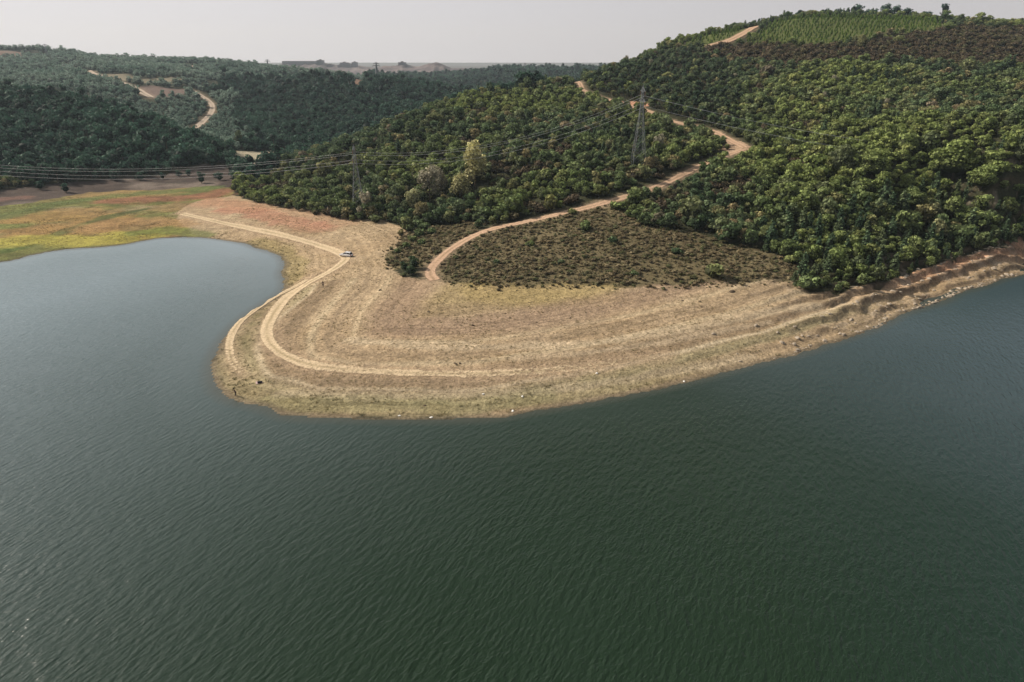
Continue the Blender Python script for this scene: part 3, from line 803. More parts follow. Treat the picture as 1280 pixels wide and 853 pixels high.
# --- near woodland (default cover of the ground up to 720 m)
Q = scatter((-700, 800), (140, 720), lambda y: 2.5 + y * .0031)
z, s_, r_ = info(Q)
bad = (s_ < 6) | (r_ < 2.6) | (grid_at(RDG, Q[:, 0] * 1.018, Q[:, 1] * 1.018) < 1.6) | ((Q[:, 1] > 300) & (grid_at(RDG, Q[:, 0] * 1.035, Q[:, 1] * 1.035) < 1.2))
for k in ('beach', 'heath_a', 'heath_b', 'meadow', 'terraces', 'plant_a', 'plant_b', 'moor', 'junction', 'red_cut', 'quarry', 'clearing', 'valley_end'): bad |= zone(k, Q)
for cx_, cy_, cr_ in CLR: bad |= (Q[:, 0] - cx_) ** 2 + (Q[:, 1] - cy_ + cr_ * .25) ** 2 < (cr_ * .62) ** 2
keep = ~bad & (Q[:, 1] < 720)
Q, z = Q[keep], z[keep]
# the pine covered ridge behind the track, and pines in the shaded left hill
u_, v_, _d = project(Q[:, 0], Q[:, 1], z)
ridge = hitpoly([(690, 104), (745, 124), (800, 142), (860, 163), (900, 160), (930, 130), (900, 90), (870, 66), (820, 70), (760, 94), (725, 104)])
inr = inside(Q, ridge)
ns_ = fbm(Q[:, 0], Q[:, 1], 50, 3)
leftside = (Q[:, 0] < -120) & (Q[:, 1] > 335) | (Q[:, 1] > 455) & (Q[:, 0] < 20)
rnd = rng.random(len(Q))
isp = (inr & (rnd < .75)) | (~inr & ~leftside & (ns_ > .28) & (rnd < .35))
sc_ = .60 + .85 * rng.random(len(Q)) ** 2.6 + .55 * (rng.random(len(Q)) > .975) + .18 * np.clip(fbm(Q[:, 0] + 70, Q[:, 1], 25, 2), 0, 1)
# taller wood just above the right bank
bank = sstep(100, 150, Q[:, 0]) * sstep(260, 200, Q[:, 1]); sc_ *= (1 + .35 * bank) * np.where((Q[:, 0] > 60) & (Q[:, 1] < 260), .62 + .38 * sstep(8, 34, s_[keep]), 1)
holes = (fbm(Q[:, 0] + 33, Q[:, 1] + 5, 14, 3) < -.42) & ~leftside & (Q[:, 1] > 225)
m = ~leftside & ~isp & ~holes; add_tr('broadleaf_tree', Q[m], z[m] - .3, sc_[m])
m = holes & ~isp; add_tr('brown_bush', Q[m], z[m] - .1, 1.1 + 1.2 * rng.random(m.sum()))
odd = ~leftside & ~isp & ~holes & (rng.random(len(Q)) < .035); add_tr('pale_tree', Q[odd][:260], z[odd][:260] - .2, sc_[odd][:260] * 1.25)
odd2 = ~leftside & ~isp & ~holes & (rng.random(len(Q)) < .0025); add_tr('grey_tree', Q[odd2][:80], z[odd2][:80] - .2, sc_[odd2][:80] * 1.1)
m = ~leftside & isp & inr; add_tr('tall_pine', Q[m], z[m] - .2, np.minimum(sc_[m], 1.15) * 1.15)
m = ~leftside & isp & ~inr; add_tr('pine_tree', Q[m], z[m] - .2, sc_[m] * .75)
tt_ = Q[:, 0] / Q[:, 1]
behind = leftside & (tt_ < -.365 + .06 * fbm(Q[:, 0], Q[:, 1], 60, 3)) & (Q[:, 1] > np.interp(tt_, [-.71, -.6, -.48, -.39, -.33], [535, 515, 465, 438, 430]) + 12)
add_tr('far_slope_tree', Q[behind], z[behind] - .4, sc_[behind] * 1.05); leftside = leftside & ~behind
m = leftside & (rnd < .8); add_tr('distant_tree', Q[m], z[m] - .4, sc_[m] * 1.45)
m = leftside & (rnd >= .8); add_tr('distant_pine', Q[m], z[m] - .4, sc_[m] * 1.25)
# --- far woods
Q = scatter((-2600, 1500), (600, 2300), lambda y: 4.2 + y * .0048)
z, s_, r_ = info(Q)
keep = (Q[:, 1] > 720) & (r_ > 4) & (grid_at(RDG, Q[:, 0] * 1.015, Q[:, 1] * 1.015) > 3) & (Q[:, 0] < 420)
for k in ('quarry', 'bare_far', 'clearing', 'cut_line', 'cut_line_b', 'valley_end'): keep &= ~zone(k, Q)
keep &= (fbm(Q[:, 0] + 10, Q[:, 1], 45, 3) > -.45)
Q, z = Q[keep], z[keep]; rnd = rng.random(len(Q)); sc_ = (.95 + 1.0 * rng.random(len(Q)) ** 1.5) * (1.15 + Q[:, 1] / 2600)
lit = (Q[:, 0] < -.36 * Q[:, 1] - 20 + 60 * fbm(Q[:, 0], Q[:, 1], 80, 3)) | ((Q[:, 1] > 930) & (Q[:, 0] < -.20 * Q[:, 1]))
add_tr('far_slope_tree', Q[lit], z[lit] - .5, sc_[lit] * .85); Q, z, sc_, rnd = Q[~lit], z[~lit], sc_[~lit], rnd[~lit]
m = rnd < .75; add_tr('distant_tree', Q[m], z[m] - .5, sc_[m]); add_tr('distant_pine', Q[~m], z[~m] - .5, sc_[~m])
# scattered trees on the dark terraces of the left shore
Q = scatter((-420, -110), (300, 460), lambda y: 9.0); z, s_, r_ = info(Q)
m = zone('terraces', Q) & (s_ > 8) & (rng.random(len(Q)) < .42) & (hs(Q[:, 0], Q[:, 1]) > 2.4); add_tr('distant_tree', Q[m], z[m] - .4, .7 + .6 * rng.random(m.sum()))

# --- plantation rows on the hilltop
pa = np.vstack([ZP['plant_a'], ZP['plant_b']])
x0, x1, y0, y1 = pa[:, 0].min(), pa[:, 0].max(), pa[:, 1].min() - 5, pa[:, 1].max() + 60
ang = R(62); rows = []
for a in np.arange(-400, 900, 6.2):
    for b in np.arange(-900, 900, 3.2):
        rows.append((a * math.cos(ang) - b * math.sin(ang) + x0 + 150 + random.gauss(0, .7), a * math.sin(ang) + b * math.cos(ang) + y0 + random.gauss(0, .7)))
Q = np.array(rows)
Q = Q[(Q[:, 0] > x0) & (Q[:, 0] < x1) & (Q[:, 1] > y0) & (Q[:, 1] < y1)]
m = zone('plant_a', Q) | zone('plant_b', Q); m &= grid_at(RDG, Q[:, 0], Q[:, 1]) > 1; Q = Q[m]
add_tr('young_pine', Q, hs(Q[:, 0], Q[:, 1]) - .1, .34 + .24 * rng.random(len(Q)))
print('young pines', len(Q))

# --- moor bushes
Q = scatter((0, 800), (380, 720), lambda y: 3.6); m = zone('moor', Q) & (rng.random(len(Q)) < .9) & (grid_at(RDG, Q[:, 0], Q[:, 1]) > .5); Q = Q[m]
add_tr('brown_bush', Q, hs(Q[:, 0], Q[:, 1]) - .1, 1.0 + 1.6 * rng.random(len(Q)) ** 2)

# --- which are drawn one by one: the largest in the picture
def split_big(key, cap):
    T_ = np.vstack(TREES[key])
    u, v, d = project(T_[:, 0], T_[:, 1], T_[:, 2] + 1.5)
    vis = (u > -8) & (u < 1288) & (v > -8)
    app = np.where(vis, T_[:, 3] / d, 0)
    # hidden behind ground? march towards the camera
    for f in (.97, .94, .9, .85, .8, .72, .64, .55):
        zz = CAM_Z + (T_[:, 2] + 4 - CAM_Z) * f
        app = np.where(hs(T_[:, 0] * f, T_[:, 1] * f) > zz, 0, app)
    o = np.argsort(-app)
    return T_[o[:cap]], T_[o[cap:]]
def place(key, name, row, label, cat, group, sz=None, i=0):
    x, y, z, s = row
    e = bpy.data.objects.new(name, None); e.empty_display_size = .3
    e.location = (x, y, z); e.rotation_euler = (0, 0, random.uniform(0, 6.28))
    k = random.uniform(.88, 1.14)
    e.scale = sz if sz else (s, s, s * k)
    link(e); tag(e, label, cat, group)
    q = random.choice(KINDS[key])
    c_ = bpy.data.objects.new('crown' if 'bush' not in name else 'foliage', q.crown); link(c_, e)
    t_ = bpy.data.objects.new('trunk' if 'bush' not in name else 'stem', q.trunk); link(t_, e)
    return e
SPECIAL = []
def region(x, y):
    u, v, d = project(x, y, h1(x, y))
    if u > 1130: return 'far_right', 'above the reddish stony bank at the far right'
    if u > 960: return 'right', 'on the bushy slope right of the brown heath'
    if u > 770: return 'mid', 'beside the track climbing the hill past the heath'
    if u > 560: return 'centre', 'on the spur between the two power pylons'
    if u > 400: return 'left', 'at the foot of the spur near the left pylon'
    return 'toe', 'at the left tip of the wooded spur'
big, rest_b = split_big('broadleaf_tree', 284)
for row in big:
    k, where = region(row[0], row[1])
    place('broadleaf_tree', 'broadleaf_tree', row, 'dense green rounded tree ' + where, 'tree', 'green trees ' + where)
gn_scatter('woodland', rest_b[:, :3], rng.uniform(0, 6.28, len(rest_b)), np.column_stack([rest_b[:, 3], rest_b[:, 3], rest_b[:, 3] * rng.uniform(.85, 1.15, len(rest_b))]), KINDS['broadleaf_tree'][0].coll,
           'dense green broadleaf woodland covering the hillside above the dry shore', 'woodland')
big, rest = split_big('tall_pine', 296)
for row in big:
    place('tall_pine', 'pine_tree', row, 'dark pine with a rounded top on the ridge above the ridge track', 'pine', 'pines on the ridge behind the track')
if len(rest): gn_scatter('pine_wood', rest[:, :3], rng.uniform(0, 6.28, len(rest)), np.repeat(rest[:, 3:4], 3, 1), KINDS['tall_pine'][0].coll, 'dark pine wood along the skyline of the ridge', 'pine wood')
big, rest = split_big('pine_tree', 120)
for row in big:
    place('pine_tree', 'conifer_tree', row, 'dark pointed conifer standing among the green broadleaf trees', 'conifer', 'conifers among the broadleaf trees')
if len(rest): gn_scatter('conifer_wood', rest[:, :3], rng.uniform(0, 6.28, len(rest)), np.repeat(rest[:, 3:4], 3, 1), KINDS['pine_tree'][0].coll, 'dark conifers dotted through the upper woodland', 'conifers')
for key, nm, lab, cat, grp in (('pale_tree', 'pale_tree', 'olive pale crowned tree scattered among the darker green woodland', 'tree', 'pale trees scattered in the woodland'), ('grey_tree', 'bare_tree', 'small grey bare tree scattered among the green woodland', 'tree', 'bare trees scattered in the woodland')):
    big, rest = split_big(key, 200)
    for row in big: place(key, nm, row, lab, cat, grp)
big, rest = split_big('young_pine', 300)
for row in big:
    place('young_pine', 'young_pine', row, 'small bright green pine planted in a row on the hilltop', 'young pine', 'young pines in rows on the hilltop')
if len(rest): gn_scatter('pine_plantation', rest[:, :3], rng.uniform(0, 6.28, len(rest)), np.repeat(rest[:, 3:4], 3, 1), KINDS['young_pine'][0].coll, 'rows of bright green young pines farther back on the hilltop', 'plantation')
big, rest = split_big('brown_bush', 120)
for row in big:
    place('brown_bush', 'brown_bush', row, 'brown leafless bush on the moor below the hilltop pine rows', 'bush', 'brown bushes on the moor')
gn_scatter('moor_scrub', rest[:, :3], rng.uniform(0, 6.28, len(rest)), np.repeat(rest[:, 3:4], 3, 1), KINDS['brown_bush'][0].coll, 'brown low scrub across the moor under the hilltop', 'scrub')
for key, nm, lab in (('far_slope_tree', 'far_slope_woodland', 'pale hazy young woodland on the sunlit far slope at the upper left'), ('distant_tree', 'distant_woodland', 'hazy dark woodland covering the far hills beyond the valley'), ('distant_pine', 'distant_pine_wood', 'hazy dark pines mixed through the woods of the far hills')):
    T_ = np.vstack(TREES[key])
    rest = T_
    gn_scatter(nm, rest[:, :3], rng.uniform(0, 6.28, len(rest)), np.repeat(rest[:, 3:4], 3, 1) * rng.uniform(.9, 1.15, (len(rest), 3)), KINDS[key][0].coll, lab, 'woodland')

# --- heath: low scrub as stuff, green bushes as things
Q = np.column_stack([rng.uniform(-60, 150, 60000), rng.uniform(165, 300, 60000)])
Qj = Q + rng.normal(size=Q.shape) * 1.6
m = zone('heath_a', Qj) | zone('heath_b', Qj); m &= (grid_at(RDG, Q[:, 0], Q[:, 1]) > .6) & (fbm(Q[:, 0], Q[:, 1], 13, 4) + rng.normal(size=len(Q)) * .45 > -.25); Q = Q[m]
s1 = .22 + .62 * rng.random(len(Q)) ** 4
gn_scatter('heath_scrub', np.column_stack([Q, hs(Q[:, 0], Q[:, 1]) - .05]), rng.uniform(0, 6.28, len(Q)), np.column_stack([s1, s1, s1 * .75]), KINDS['heath_bush'][0].coll, 'low brown and olive heath scrub on the slope below the hill track', 'scrub')
def special(key, name, px, py, sz, label, cat, group=None):
    q = hit(px, py)
    return place(key, name, (q[0], q[1], h1(*q) - .15, 1), label, cat, group, sz=sz)
bushes = [(732, 289, 2.3, 'dark round bush alone in the middle of the brown heath'), (772, 262, 2.2, 'green bush just below the track beside the upper heath edge'), (812, 277, 2.4, 'wide dark bush at the top edge of the heath'),
          (857, 272, 2.6, 'large round bush at the upper right edge of the heath'), (907, 301, 2.4, 'dark bush at the right end of the heath under the wood'), (767, 304, 1.6, 'small light green bush below the middle of the heath top'),
          (890, 345, 2.8, 'large green bush where the heath meets the dry beach'), (662, 308, 1.3, 'small dark bush in the left part of the heath'), (717, 268, 1.5, 'small dark bush at the lower verge of the hill track'),
          (640, 263, 1.8, 'bright green bush above the hill track'), (470, 278, 2.0, 'dark round bush alone at the wood edge near the left pylon'), (497, 316, 1.2, 'small dark bush at the left corner of the heath'),
          (985, 330, 2.0, 'olive bush at the right tip of the heath'), (970, 316, 2.2, 'dark green bush above the right tip of the heath'), (1010, 362, 2.6, 'low reddish green bush leaning onto the dry beach'), (620, 330, 1.2, 'small olive bush low in the left heath'),
          (845, 318, 1.4, 'small olive bush in the right part of the heath'), (700, 330, 1.1, 'tiny dark bush in the lower heath'), (795, 345, 1.1, 'tiny olive bush at the lower heath edge'), (505, 346, .9, 'tiny dark bush at the lower left heath edge'), (610, 272, 1.5, 'dark bush on the bank above the bend of the hill track')]
for px, py, s, lab in bushes: special('green_bush', 'green_bush', px, py, (s, s, s * .9), lab, 'bush')
for px, py, s in [(512, 290, 1.7), (520, 286, 1.9), (530, 288, 1.8), (526, 296, 1.7), (538, 294, 1.6), (516, 303, 1.4), (508, 310, 1.3), (528, 306, 1.2)]:
    special('green_bush', 'green_bush', px, py, (s, s, s * 1.05), 'green bush in the thicket left of the hill track foot', 'bush', 'bushes of the thicket at the track foot')
sp = [('yellow_tree', 594, 236, (3.6, 3.6, 3.1), 'tall yellow autumn tree in the middle of the spur wood, the highest of its clump'), ('yellow_tree', 577, 252, (3.1, 3.1, 2.4), 'yellow autumn tree below the tallest yellow one'),
      ('grey_tree', 538, 258, (3.0, 3.0, 2.7), 'pale grey bare tree left of the yellow autumn trees'), ('yellow_tree', 520, 264, (2.6, 2.6, 1.9), 'yellowish grey tree at the lower left of the bare tree'),
      ('grey_tree', 552, 246, (1.6, 1.6, 2.2), 'narrow grey bare tree between the big bare tree and the yellow one'), ('pale_tree', 495, 268, (1.0, 1.0, 1.25), 'pale green slim tree at the wood edge below the bare tree'),
      ('pale_tree', 1050, 222, (2.3, 2.3, 2.7), 'large pale olive tree standing out of the right wood'), ('broadleaf_tree', 1088, 225, (2.8, 2.8, 2.4), 'wide dark green tree right of the pale olive tree'),
      ('broadleaf_tree', 1190, 225, (3.8, 3.8, 3.1), 'broadest dark tree of the right wood under the power cables'), ('broadleaf_tree', 1225, 238, (2.8, 2.8, 1.9), 'dark spreading tree right below the broadest tree'),
      ('pale_tree', 1275, 205, (1.8, 1.8, 1.8), 'pale tree cut by the right edge of the picture'), ('broadleaf_tree', 1140, 262, (1.9, 1.9, 1.6), 'rounded bright tree in the lower right wood'),
      ('broadleaf_tree', 1076, 64, (2.0, 2.0, 2.2), 'olive tree at the lower edge of the hilltop pine rows'), ('broadleaf_tree', 1122, 56, (2.4, 2.4, 1.3), 'wide dark tree right of the hilltop pine rows'),
      ('broadleaf_tree', 1184, 40, (2.3, 2.3, 1.5), 'dark tree clump on the skyline right of the pine rows'), ('broadleaf_tree', 1250, 36, (2.6, 2.6, 1.4), 'wide dark tree on the skyline at the upper right'),
      ('broadleaf_tree', 943, 54, (1.6, 1.6, 1.5), 'olive tree beside the hilltop track'), ('pale_tree', 300, 186, (1.5, 1.5, 2.8), 'pale slim tree at the foot of the far hill by the valley end'), ('pale_tree', 288, 192, (1.8, 1.8, 1.9), 'pale rounded tree left of the slim pale tree at the valley end'),
      ('pine_tree', 962, 32, (.8, .8, 1.0), 'single dark pine at the top of the hilltop track'), ('pine_tree', 875, 55, (.7, .7, .9), 'single small pine on the skyline left of the hilltop track')]
for key, px, py, sz, lab in sp:
    special({'broadleaf_tree': 'big_tree', 'pale_tree': 'big_pale_tree', 'yellow_tree': 'big_yellow_tree', 'grey_tree': 'big_grey_tree'}.get(key, key) if sz[0] > 1.45 else key, {'yellow_tree': 'autumn_tree', 'grey_tree': 'bare_tree', 'pale_tree': 'pale_tree', 'broadleaf_tree': 'broadleaf_tree', 'pine_tree': 'pine_tree'}[key], px, py, sz, lab, 'pine' if key == 'pine_tree' else 'tree')

# --- grass and weed tufts on the dry lake bed
dryc = tuft_proto('dry_grass', DRY, 12, .13, .22); weedc = tuft_proto('weed', WEED, 14, .15, .26)
Q = np.column_stack([rng.uniform(-110, 190, 70000), rng.uniform(105, 330, 70000)])
m = zone('beach', Q) & (grid_at(SDG, Q[:, 0], Q[:, 1]) > 1.5) & (grid_at(RDG, Q[:, 0], Q[:, 1]) > .2) & (fbm(Q[:, 0], Q[:, 1], 9, 3) + rng.normal(size=len(Q)) * .35 > -.05); Q = Q[m]
s1 = .7 + .9 * rng.random(len(Q)) ** 2
gn_scatter('dry_grass', np.column_stack([Q, hs(Q[:, 0], Q[:, 1])]), rng.uniform(0, 6.28, len(Q)), np.repeat(s1[:, None], 3, 1), dryc, 'tufts of dry yellow grass over the bare lake bed', 'grass')
Q = np.column_stack([rng.uniform(-110, 60, 30000), rng.uniform(105, 250, 30000)])
sdq = grid_at(SDG, Q[:, 0], Q[:, 1])
m = zone('beach', Q) & (sdq > 1) & (sdq < 8) & (rng.random(len(Q)) < .6) & (grid_at(RDG, Q[:, 0], Q[:, 1]) > .2) & (fbm(Q[:, 0], Q[:, 1], 6, 3) + rng.normal(size=len(Q)) * .2 > .05); Q = Q[m]
s1 = .7 + .9 * rng.random(len(Q))
gn_scatter('shore_weeds', np.column_stack([Q, hs(Q[:, 0], Q[:, 1])]), rng.uniform(0, 6.28, len(Q)), np.repeat(s1[:, None], 3, 1), weedc, 'low green and yellow weeds along the waterline of the point', 'weeds')
Q = np.column_stack([rng.uniform(-330, -80, 40000), rng.uniform(225, 400, 40000)])
m = zone('meadow', Q) & (grid_at(SDG, Q[:, 0], Q[:, 1]) > 1) & (fbm(Q[:, 0], Q[:, 1] * 2, 18, 3) > .12); Q = Q[m]; s1 = .5 + .6 * rng.random(len(Q))
gn_scatter('meadow_weeds', np.column_stack([Q, hs(Q[:, 0], Q[:, 1])]), rng.uniform(0, 6.28, len(Q)), np.repeat(s1[:, None], 3, 1), weedc, 'green weeds on the marshy meadow at the left shore', 'weeds')

# ------------------------------------------------------------------ rocks
ROCK = plain('pale_rock', (.36, .30, .23), .9, 0, 2.5, .3); DROCK = plain('dark_clod', (.10, .075, .05), .95, 0, 2.5, .3)
def rock_mesh(i, mat):
    bm = bmesh.new(); bmesh.ops.create_icosphere(bm, subdivisions=2, radius=.5)
    r = random.Random(i); cuts = [(Vector((r.gauss(0, 1), r.gauss(0, 1), r.gauss(0, 1))).normalized(), r.uniform(.28, .42)) for _ in range(9)]
    for v in bm.verts:
        for n_, d_ in cuts:
            k = v.co.dot(n_) - d_
            if k > 0: v.co -= n_ * k
        v.co *= 1 + r.uniform(-.05, .05)
        v.co.z *= .7; v.co.z += .12
    me = bpy.data.meshes.new('rock'); bm.to_mesh(me); bm.free(); me.materials.append(mat); return me
rocks = [rock_mesh(i, ROCK) for i in range(6)]; clods = [rock_mesh(20 + i, DROCK) for i in range(3)]
def rock(x, y, s, lab, group, mats=rocks, name='rock', cat='rock'):
    o = bpy.data.objects.new(name, random.choice(mats)); o.location = (x, y, h1(x, y) - .05 * s); o.rotation_euler = (random.uniform(-.2, .2), random.uniform(-.2, .2), random.uniform(0, 6.28))
    o.scale = (s * random.uniform(.8, 1.5), s * random.uniform(.7, 1.1), s * random.uniform(.6, 1)); link(o); tag(o, lab, cat, group)
cand = []
s_poly = shore[(shore[:, 0] > 46) & (shore[:, 0] < 175) & (shore[:, 1] < 260)]
s_line, s_len = resample(s_poly, .5)
while len(cand) < 295:
    k = int(len(s_line) * random.random() ** .75) if random.random() < .8 else random.randrange(len(s_line)); k = min(max(k, 1), len(s_line) - 2)
    tg_ = s_line[k + 1] - s_line[k - 1]; tg_ = tg_ / np.linalg.norm(tg_); nn_ = np.array([-tg_[1], tg_[0]])
    o_ = random.choice([.7, 1.2, 1.8, 4.6, 8.8, 13.0]) + random.gauss(0, .45)
    q = s_line[k] + nn_ * o_
    if float(grid_at(SDG, [q[0]], [q[1]])[0]) < .2 or fbm(np.array([q[0]]), np.array([q[1]]), 9, 2)[0] < -.25: continue
    cand.append(q)
for q in cand:
    rock(q[0], q[1], .4 + 1.1 * random.random() ** 2.4, 'pale angular rock on the stony ledges of the right bank', 'rocks on the right bank')
for px, py, s, lab in [(475, 363, .9, 'dark clod alone on the dry flat right of the bending track'), (536, 390, .8, 'dark clod in the middle of the dry flat'), (591, 407, .9, 'dark clod left of centre on the dry flat, below the heath corner'), (632, 392, .7, 'small dark clod under the ochre grass'),
                  (671, 403, .6, 'tiny dark clod right of the ochre grass'), (713, 398, .7, 'dark clod below the heath on the upper flat'), (875, 377, 1.0, 'dark clod right of the pair on the upper beach'), (877, 384, .7, 'small dark clod just under a larger one on the upper beach'),
                  (853, 376, .8, 'dark clod left of the pair on the upper beach'), (915, 365, 1.5, 'long dark stone on the beach below the heath end'), (448, 362, .6, 'small dark clod near the track bend'), (531, 507, .6, 'dark stone among the weeds on the near waterline')]:
    q = hit(px, py); rock(q[0], q[1], s, lab, None, clods, 'dirt_clod', 'clod')
WHITE = plain('white_stone', (.75, .73, .68), .8)
wh = [rock_mesh(40, WHITE)]
for px, py, lab in [(746, 467, 'bright white stone alone on the lower beach'), (641, 514, 'white stone at the waterline right of centre'), (653, 496, 'white stone in the weeds above the waterline'), (499, 520, 'white stone at the near waterline, left one of two'), (539, 522, 'white stone at the near waterline, right one of two'),
                (272, 490, 'white stone at the very tip of the point by the water'), (855, 477, 'white stone at the waterline below the right beach'), (604, 493, 'pale stone above the weeds at the middle shore')]:
    q = hit(px, py); rock(q[0], q[1], .6, lab, None, wh, 'white_stone', 'stone')
q = hit(570, 455); rock(q[0], q[1], .9, 'dark and pale debris lump on the lower track line', None, clods, 'debris', 'debris'); rock(q[0] + .7, q[1] + .2, .7, 'dark lump right against the debris on the lower track line', None, clods, 'debris', 'debris')

# ------------------------------------------------------------------ tubes, pylons, cables
def bars(name, segs, mat, parent=None, nside=4):
    Vv = []; Ff = []
    for p, q, r in segs:
        p = np.array(p, float); q = np.array(q, float); d = q - p
        a = np.cross(d, [0, 0, 1.0]) if abs(d[2]) < .9 * np.linalg.norm(d) else np.cross(d, [1.0, 0, 0]); a /= np.linalg.norm(a); b = np.cross(d, a); b /= np.linalg.norm(b)
        s0 = len(Vv)
        for c_ in (p, q):
            for t_ in np.linspace(.785, .785 + 6.283, nside, endpoint=False): Vv.append(c_ + (a * math.cos(t_) + b * math.sin(t_)) * r)
        for j in range(nside): Ff.append([s0 + j, s0 + (j + 1) % nside, s0 + nside + (j + 1) % nside, s0 + nside + j])
    return obj(name, mesh_np(name, np.array(Vv), np.array(Ff), [mat]), parent)
STEEL = plain('galvanised_steel', (.21, .22, .23), .55, .3, 2, .15)
CABLE = plain('aluminium_cable', (.75, .75, .75), .6, .1)
GLASS = plain('insulator_glass', (.16, .10, .07), .3)
CONC = plain('concrete', (.4, .38, .35), .9)
def pylon(x, y, height, rz, label, base_w=5.2, arms=(.83, .95), aw=(4.6, 3.4), th=.065, z0=None):
    e = empty('power_pylon', (x, y, h1(x, y) if z0 is None else z0), rz, label, 'pylon')
    def wid(f): return (base_w * (1 - f / .66) + 1.5 * f / .66 if f < .66 else 1.5 * (1 - (f - .66) / .34) + .35 * (f - .66) / .34) / 2
    lv = [0, .13, .25, .36, .46, .55, .62, .68, .74, .80, .86, .92, .97]
    cor = [(-1, -1), (1, -1), (1, 1), (-1, 1)]
    for cx, cy in cor:
        bars('leg', [((cx * wid(a), cy * wid(a), a * height), (cx * wid(b), cy * wid(b), b * height), th * 1.3) for a, b in zip(lv[:-1], lv[1:])], STEEL, e)
        bars('footing', [((cx * wid(0), cy * wid(0), -.8), (cx * wid(0), cy * wid(0), .35), .45)], CONC, e, 6)
    br = []
    for k, (a, b) in enumerate(zip(lv[:-1], lv[1:])):
        for j in range(4):
            c0, c1 = cor[j], cor[(j + 1) % 4]
            br.append(((c0[0] * wid(a), c0[1] * wid(a), a * height), (c1[0] * wid(b), c1[1] * wid(b), b * height), th * .7))
            br.append(((c1[0] * wid(a), c1[1] * wid(a), a * height), (c0[0] * wid(b), c0[1] * wid(b), b * height), th * .7))
            br.append(((c0[0] * wid(b), c0[1] * wid(b), b * height), (c1[0] * wid(b), c1[1] * wid(b), b * height), th * .6))
    bars('lattice_bracing', br, STEEL, e)
    bars('peak', [((cx * wid(.97), cy * wid(.97), .97 * height), (0, 0, height * 1.03), th) for cx, cy in cor], STEEL, e)
    tips = []
    for f, l_ in zip(arms, aw):
        for sx in (-1, 1):
            w_ = wid(f); z_ = f * height; tip = (sx * l_, 0, z_ + .1); sg = []
            for sy in (-1, 1):
                sg.append(((sx * w_, sy * w_, z_), tip, th)); sg.append(((sx * wid(f + .04), sy * wid(f + .04), z_ + height * .045), tip, th * .8))
                for k in (.33, .66):
                    pa_ = [(sx * w_) * (1 - k) + tip[0] * k, sy * w_ * (1 - k), z_]; pb_ = [(sx * w_) * (1 - k) + tip[0] * k, sy * w_ * (1 - k), z_ + height * .045 * (1 - k)]
                    sg.append((pa_, pb_, th * .6))
            bars('cross_arm', sg, STEEL, e)
            bars('insulator', [((tip[0], 0, tip[2]), (tip[0], 0, tip[2] - 1.5), .13)], GLASS, e, 6)
            tips.append((tip[0], 0, tip[2] - 1.5))
    Mx = Matrix.Translation(e.location) @ Matrix.Rotation(rz, 4, 'Z')
    return [Mx @ Vector(t_) for t_ in tips]
qL = onz(449, 266, 5.4); qR = hit(797, 212)
line_ang = math.atan2(qR[1] - qL[1], qR[0] - qL[0]) + math.pi / 2
tL = pylon(qL[0], qL[1], 25, line_ang, 'steel lattice power pylon at the foot of the spur, left of the two near ones', 4.6)
tR = pylon(qR[0], qR[1], 30, line_ang, 'steel lattice power pylon below the ridge track, right of the two near ones', 5.4)
def cable(a, b, sag, lab, grp, r=.033):
    pts_ = []
    for k in range(25):
        f = k / 24; p_ = a.lerp(b, f); p_.z -= sag * 4 * f * (1 - f); pts_.append(p_)
    o = bars('power_cable', [(pts_[k], pts_[k + 1], r) for k in range(24)], CABLE); tag(o, lab, 'cable', grp)
for k, (a, b) in enumerate(zip(tL, tR)):
    cable(a, b, 7, 'thin grey power cable strung between the two near pylons', 'cables between the two near pylons')
dirv = Vector((qR[0] - qL[0], qR[1] - qL[1], 0)).normalized()
for k, b in enumerate(tR):
    t_ = onY(1560, 215, 262); off = b - tR[0]; cable(b, Vector(t_) + off, 8, 'thin grey power cable running from the right pylon over the right wood', 'cables right of the right pylon')
for k, b in enumerate(tL):
    t_ = onY(-220, 190, 330); off = b - tL[0]; cable(b, Vector(t_) + off, 9, 'thin grey power cable crossing the valley left of the left pylon', 'cables left of the left pylon')
# far pylons on the skylines
for px, py, Y, hgt_, lab in [(471, 93, 870, 22, 'distant pylon on top of the dark wooded hill'), (656, 93, 1800, 24, 'distant pylon on the low hazy ridge right of the dark hill'), (59, 69, 1300, 22, 'distant pylon on the far left skyline'), (335, 84, 1240, 16, 'small distant pylon left of the far town')]:
    x_, y_, z_ = onY(px, py, Y); pylon(x_, y_, hgt_, .5, lab, 4.0, th=.28, z0=h1(x_, y_) + 1)

# ------------------------------------------------------------------ distant town and quarry cliff
CRM = plain('hazy_render', (.20, .17, .19), .9); RFM = plain('hazy_roof', (.22, .17, .16), .9); WND = plain('dark_window', (.05, .05, .06), .3)
def box(bm, x0, x1, y0, y1, z0, z1):
    v = [bm.verts.new(p) for p in ((x0, y0, z0), (x1, y0, z0), (x1, y1, z0), (x0, y1, z0), (x0, y0, z1), (x1, y0, z1), (x1, y1, z1), (x0, y1, z1))]
    for f in ((0, 3, 2, 1), (4, 5, 6, 7), (0, 1, 5, 4), (1, 2, 6, 5), (2, 3, 7, 6), (3, 0, 4, 7)): bm.faces.new([v[i] for i in f])
def bmobj(name, bm, mat, parent=None, smooth=False):
    bmesh.ops.recalc_face_normals(bm, faces=bm.faces)
    me = bpy.data.meshes.new(name); bm.to_mesh(me); bm.free(); me.materials.append(mat)
    if smooth: me.polygons.foreach_set('use_smooth', [True] * len(me.polygons))
    return obj(name, me, parent)
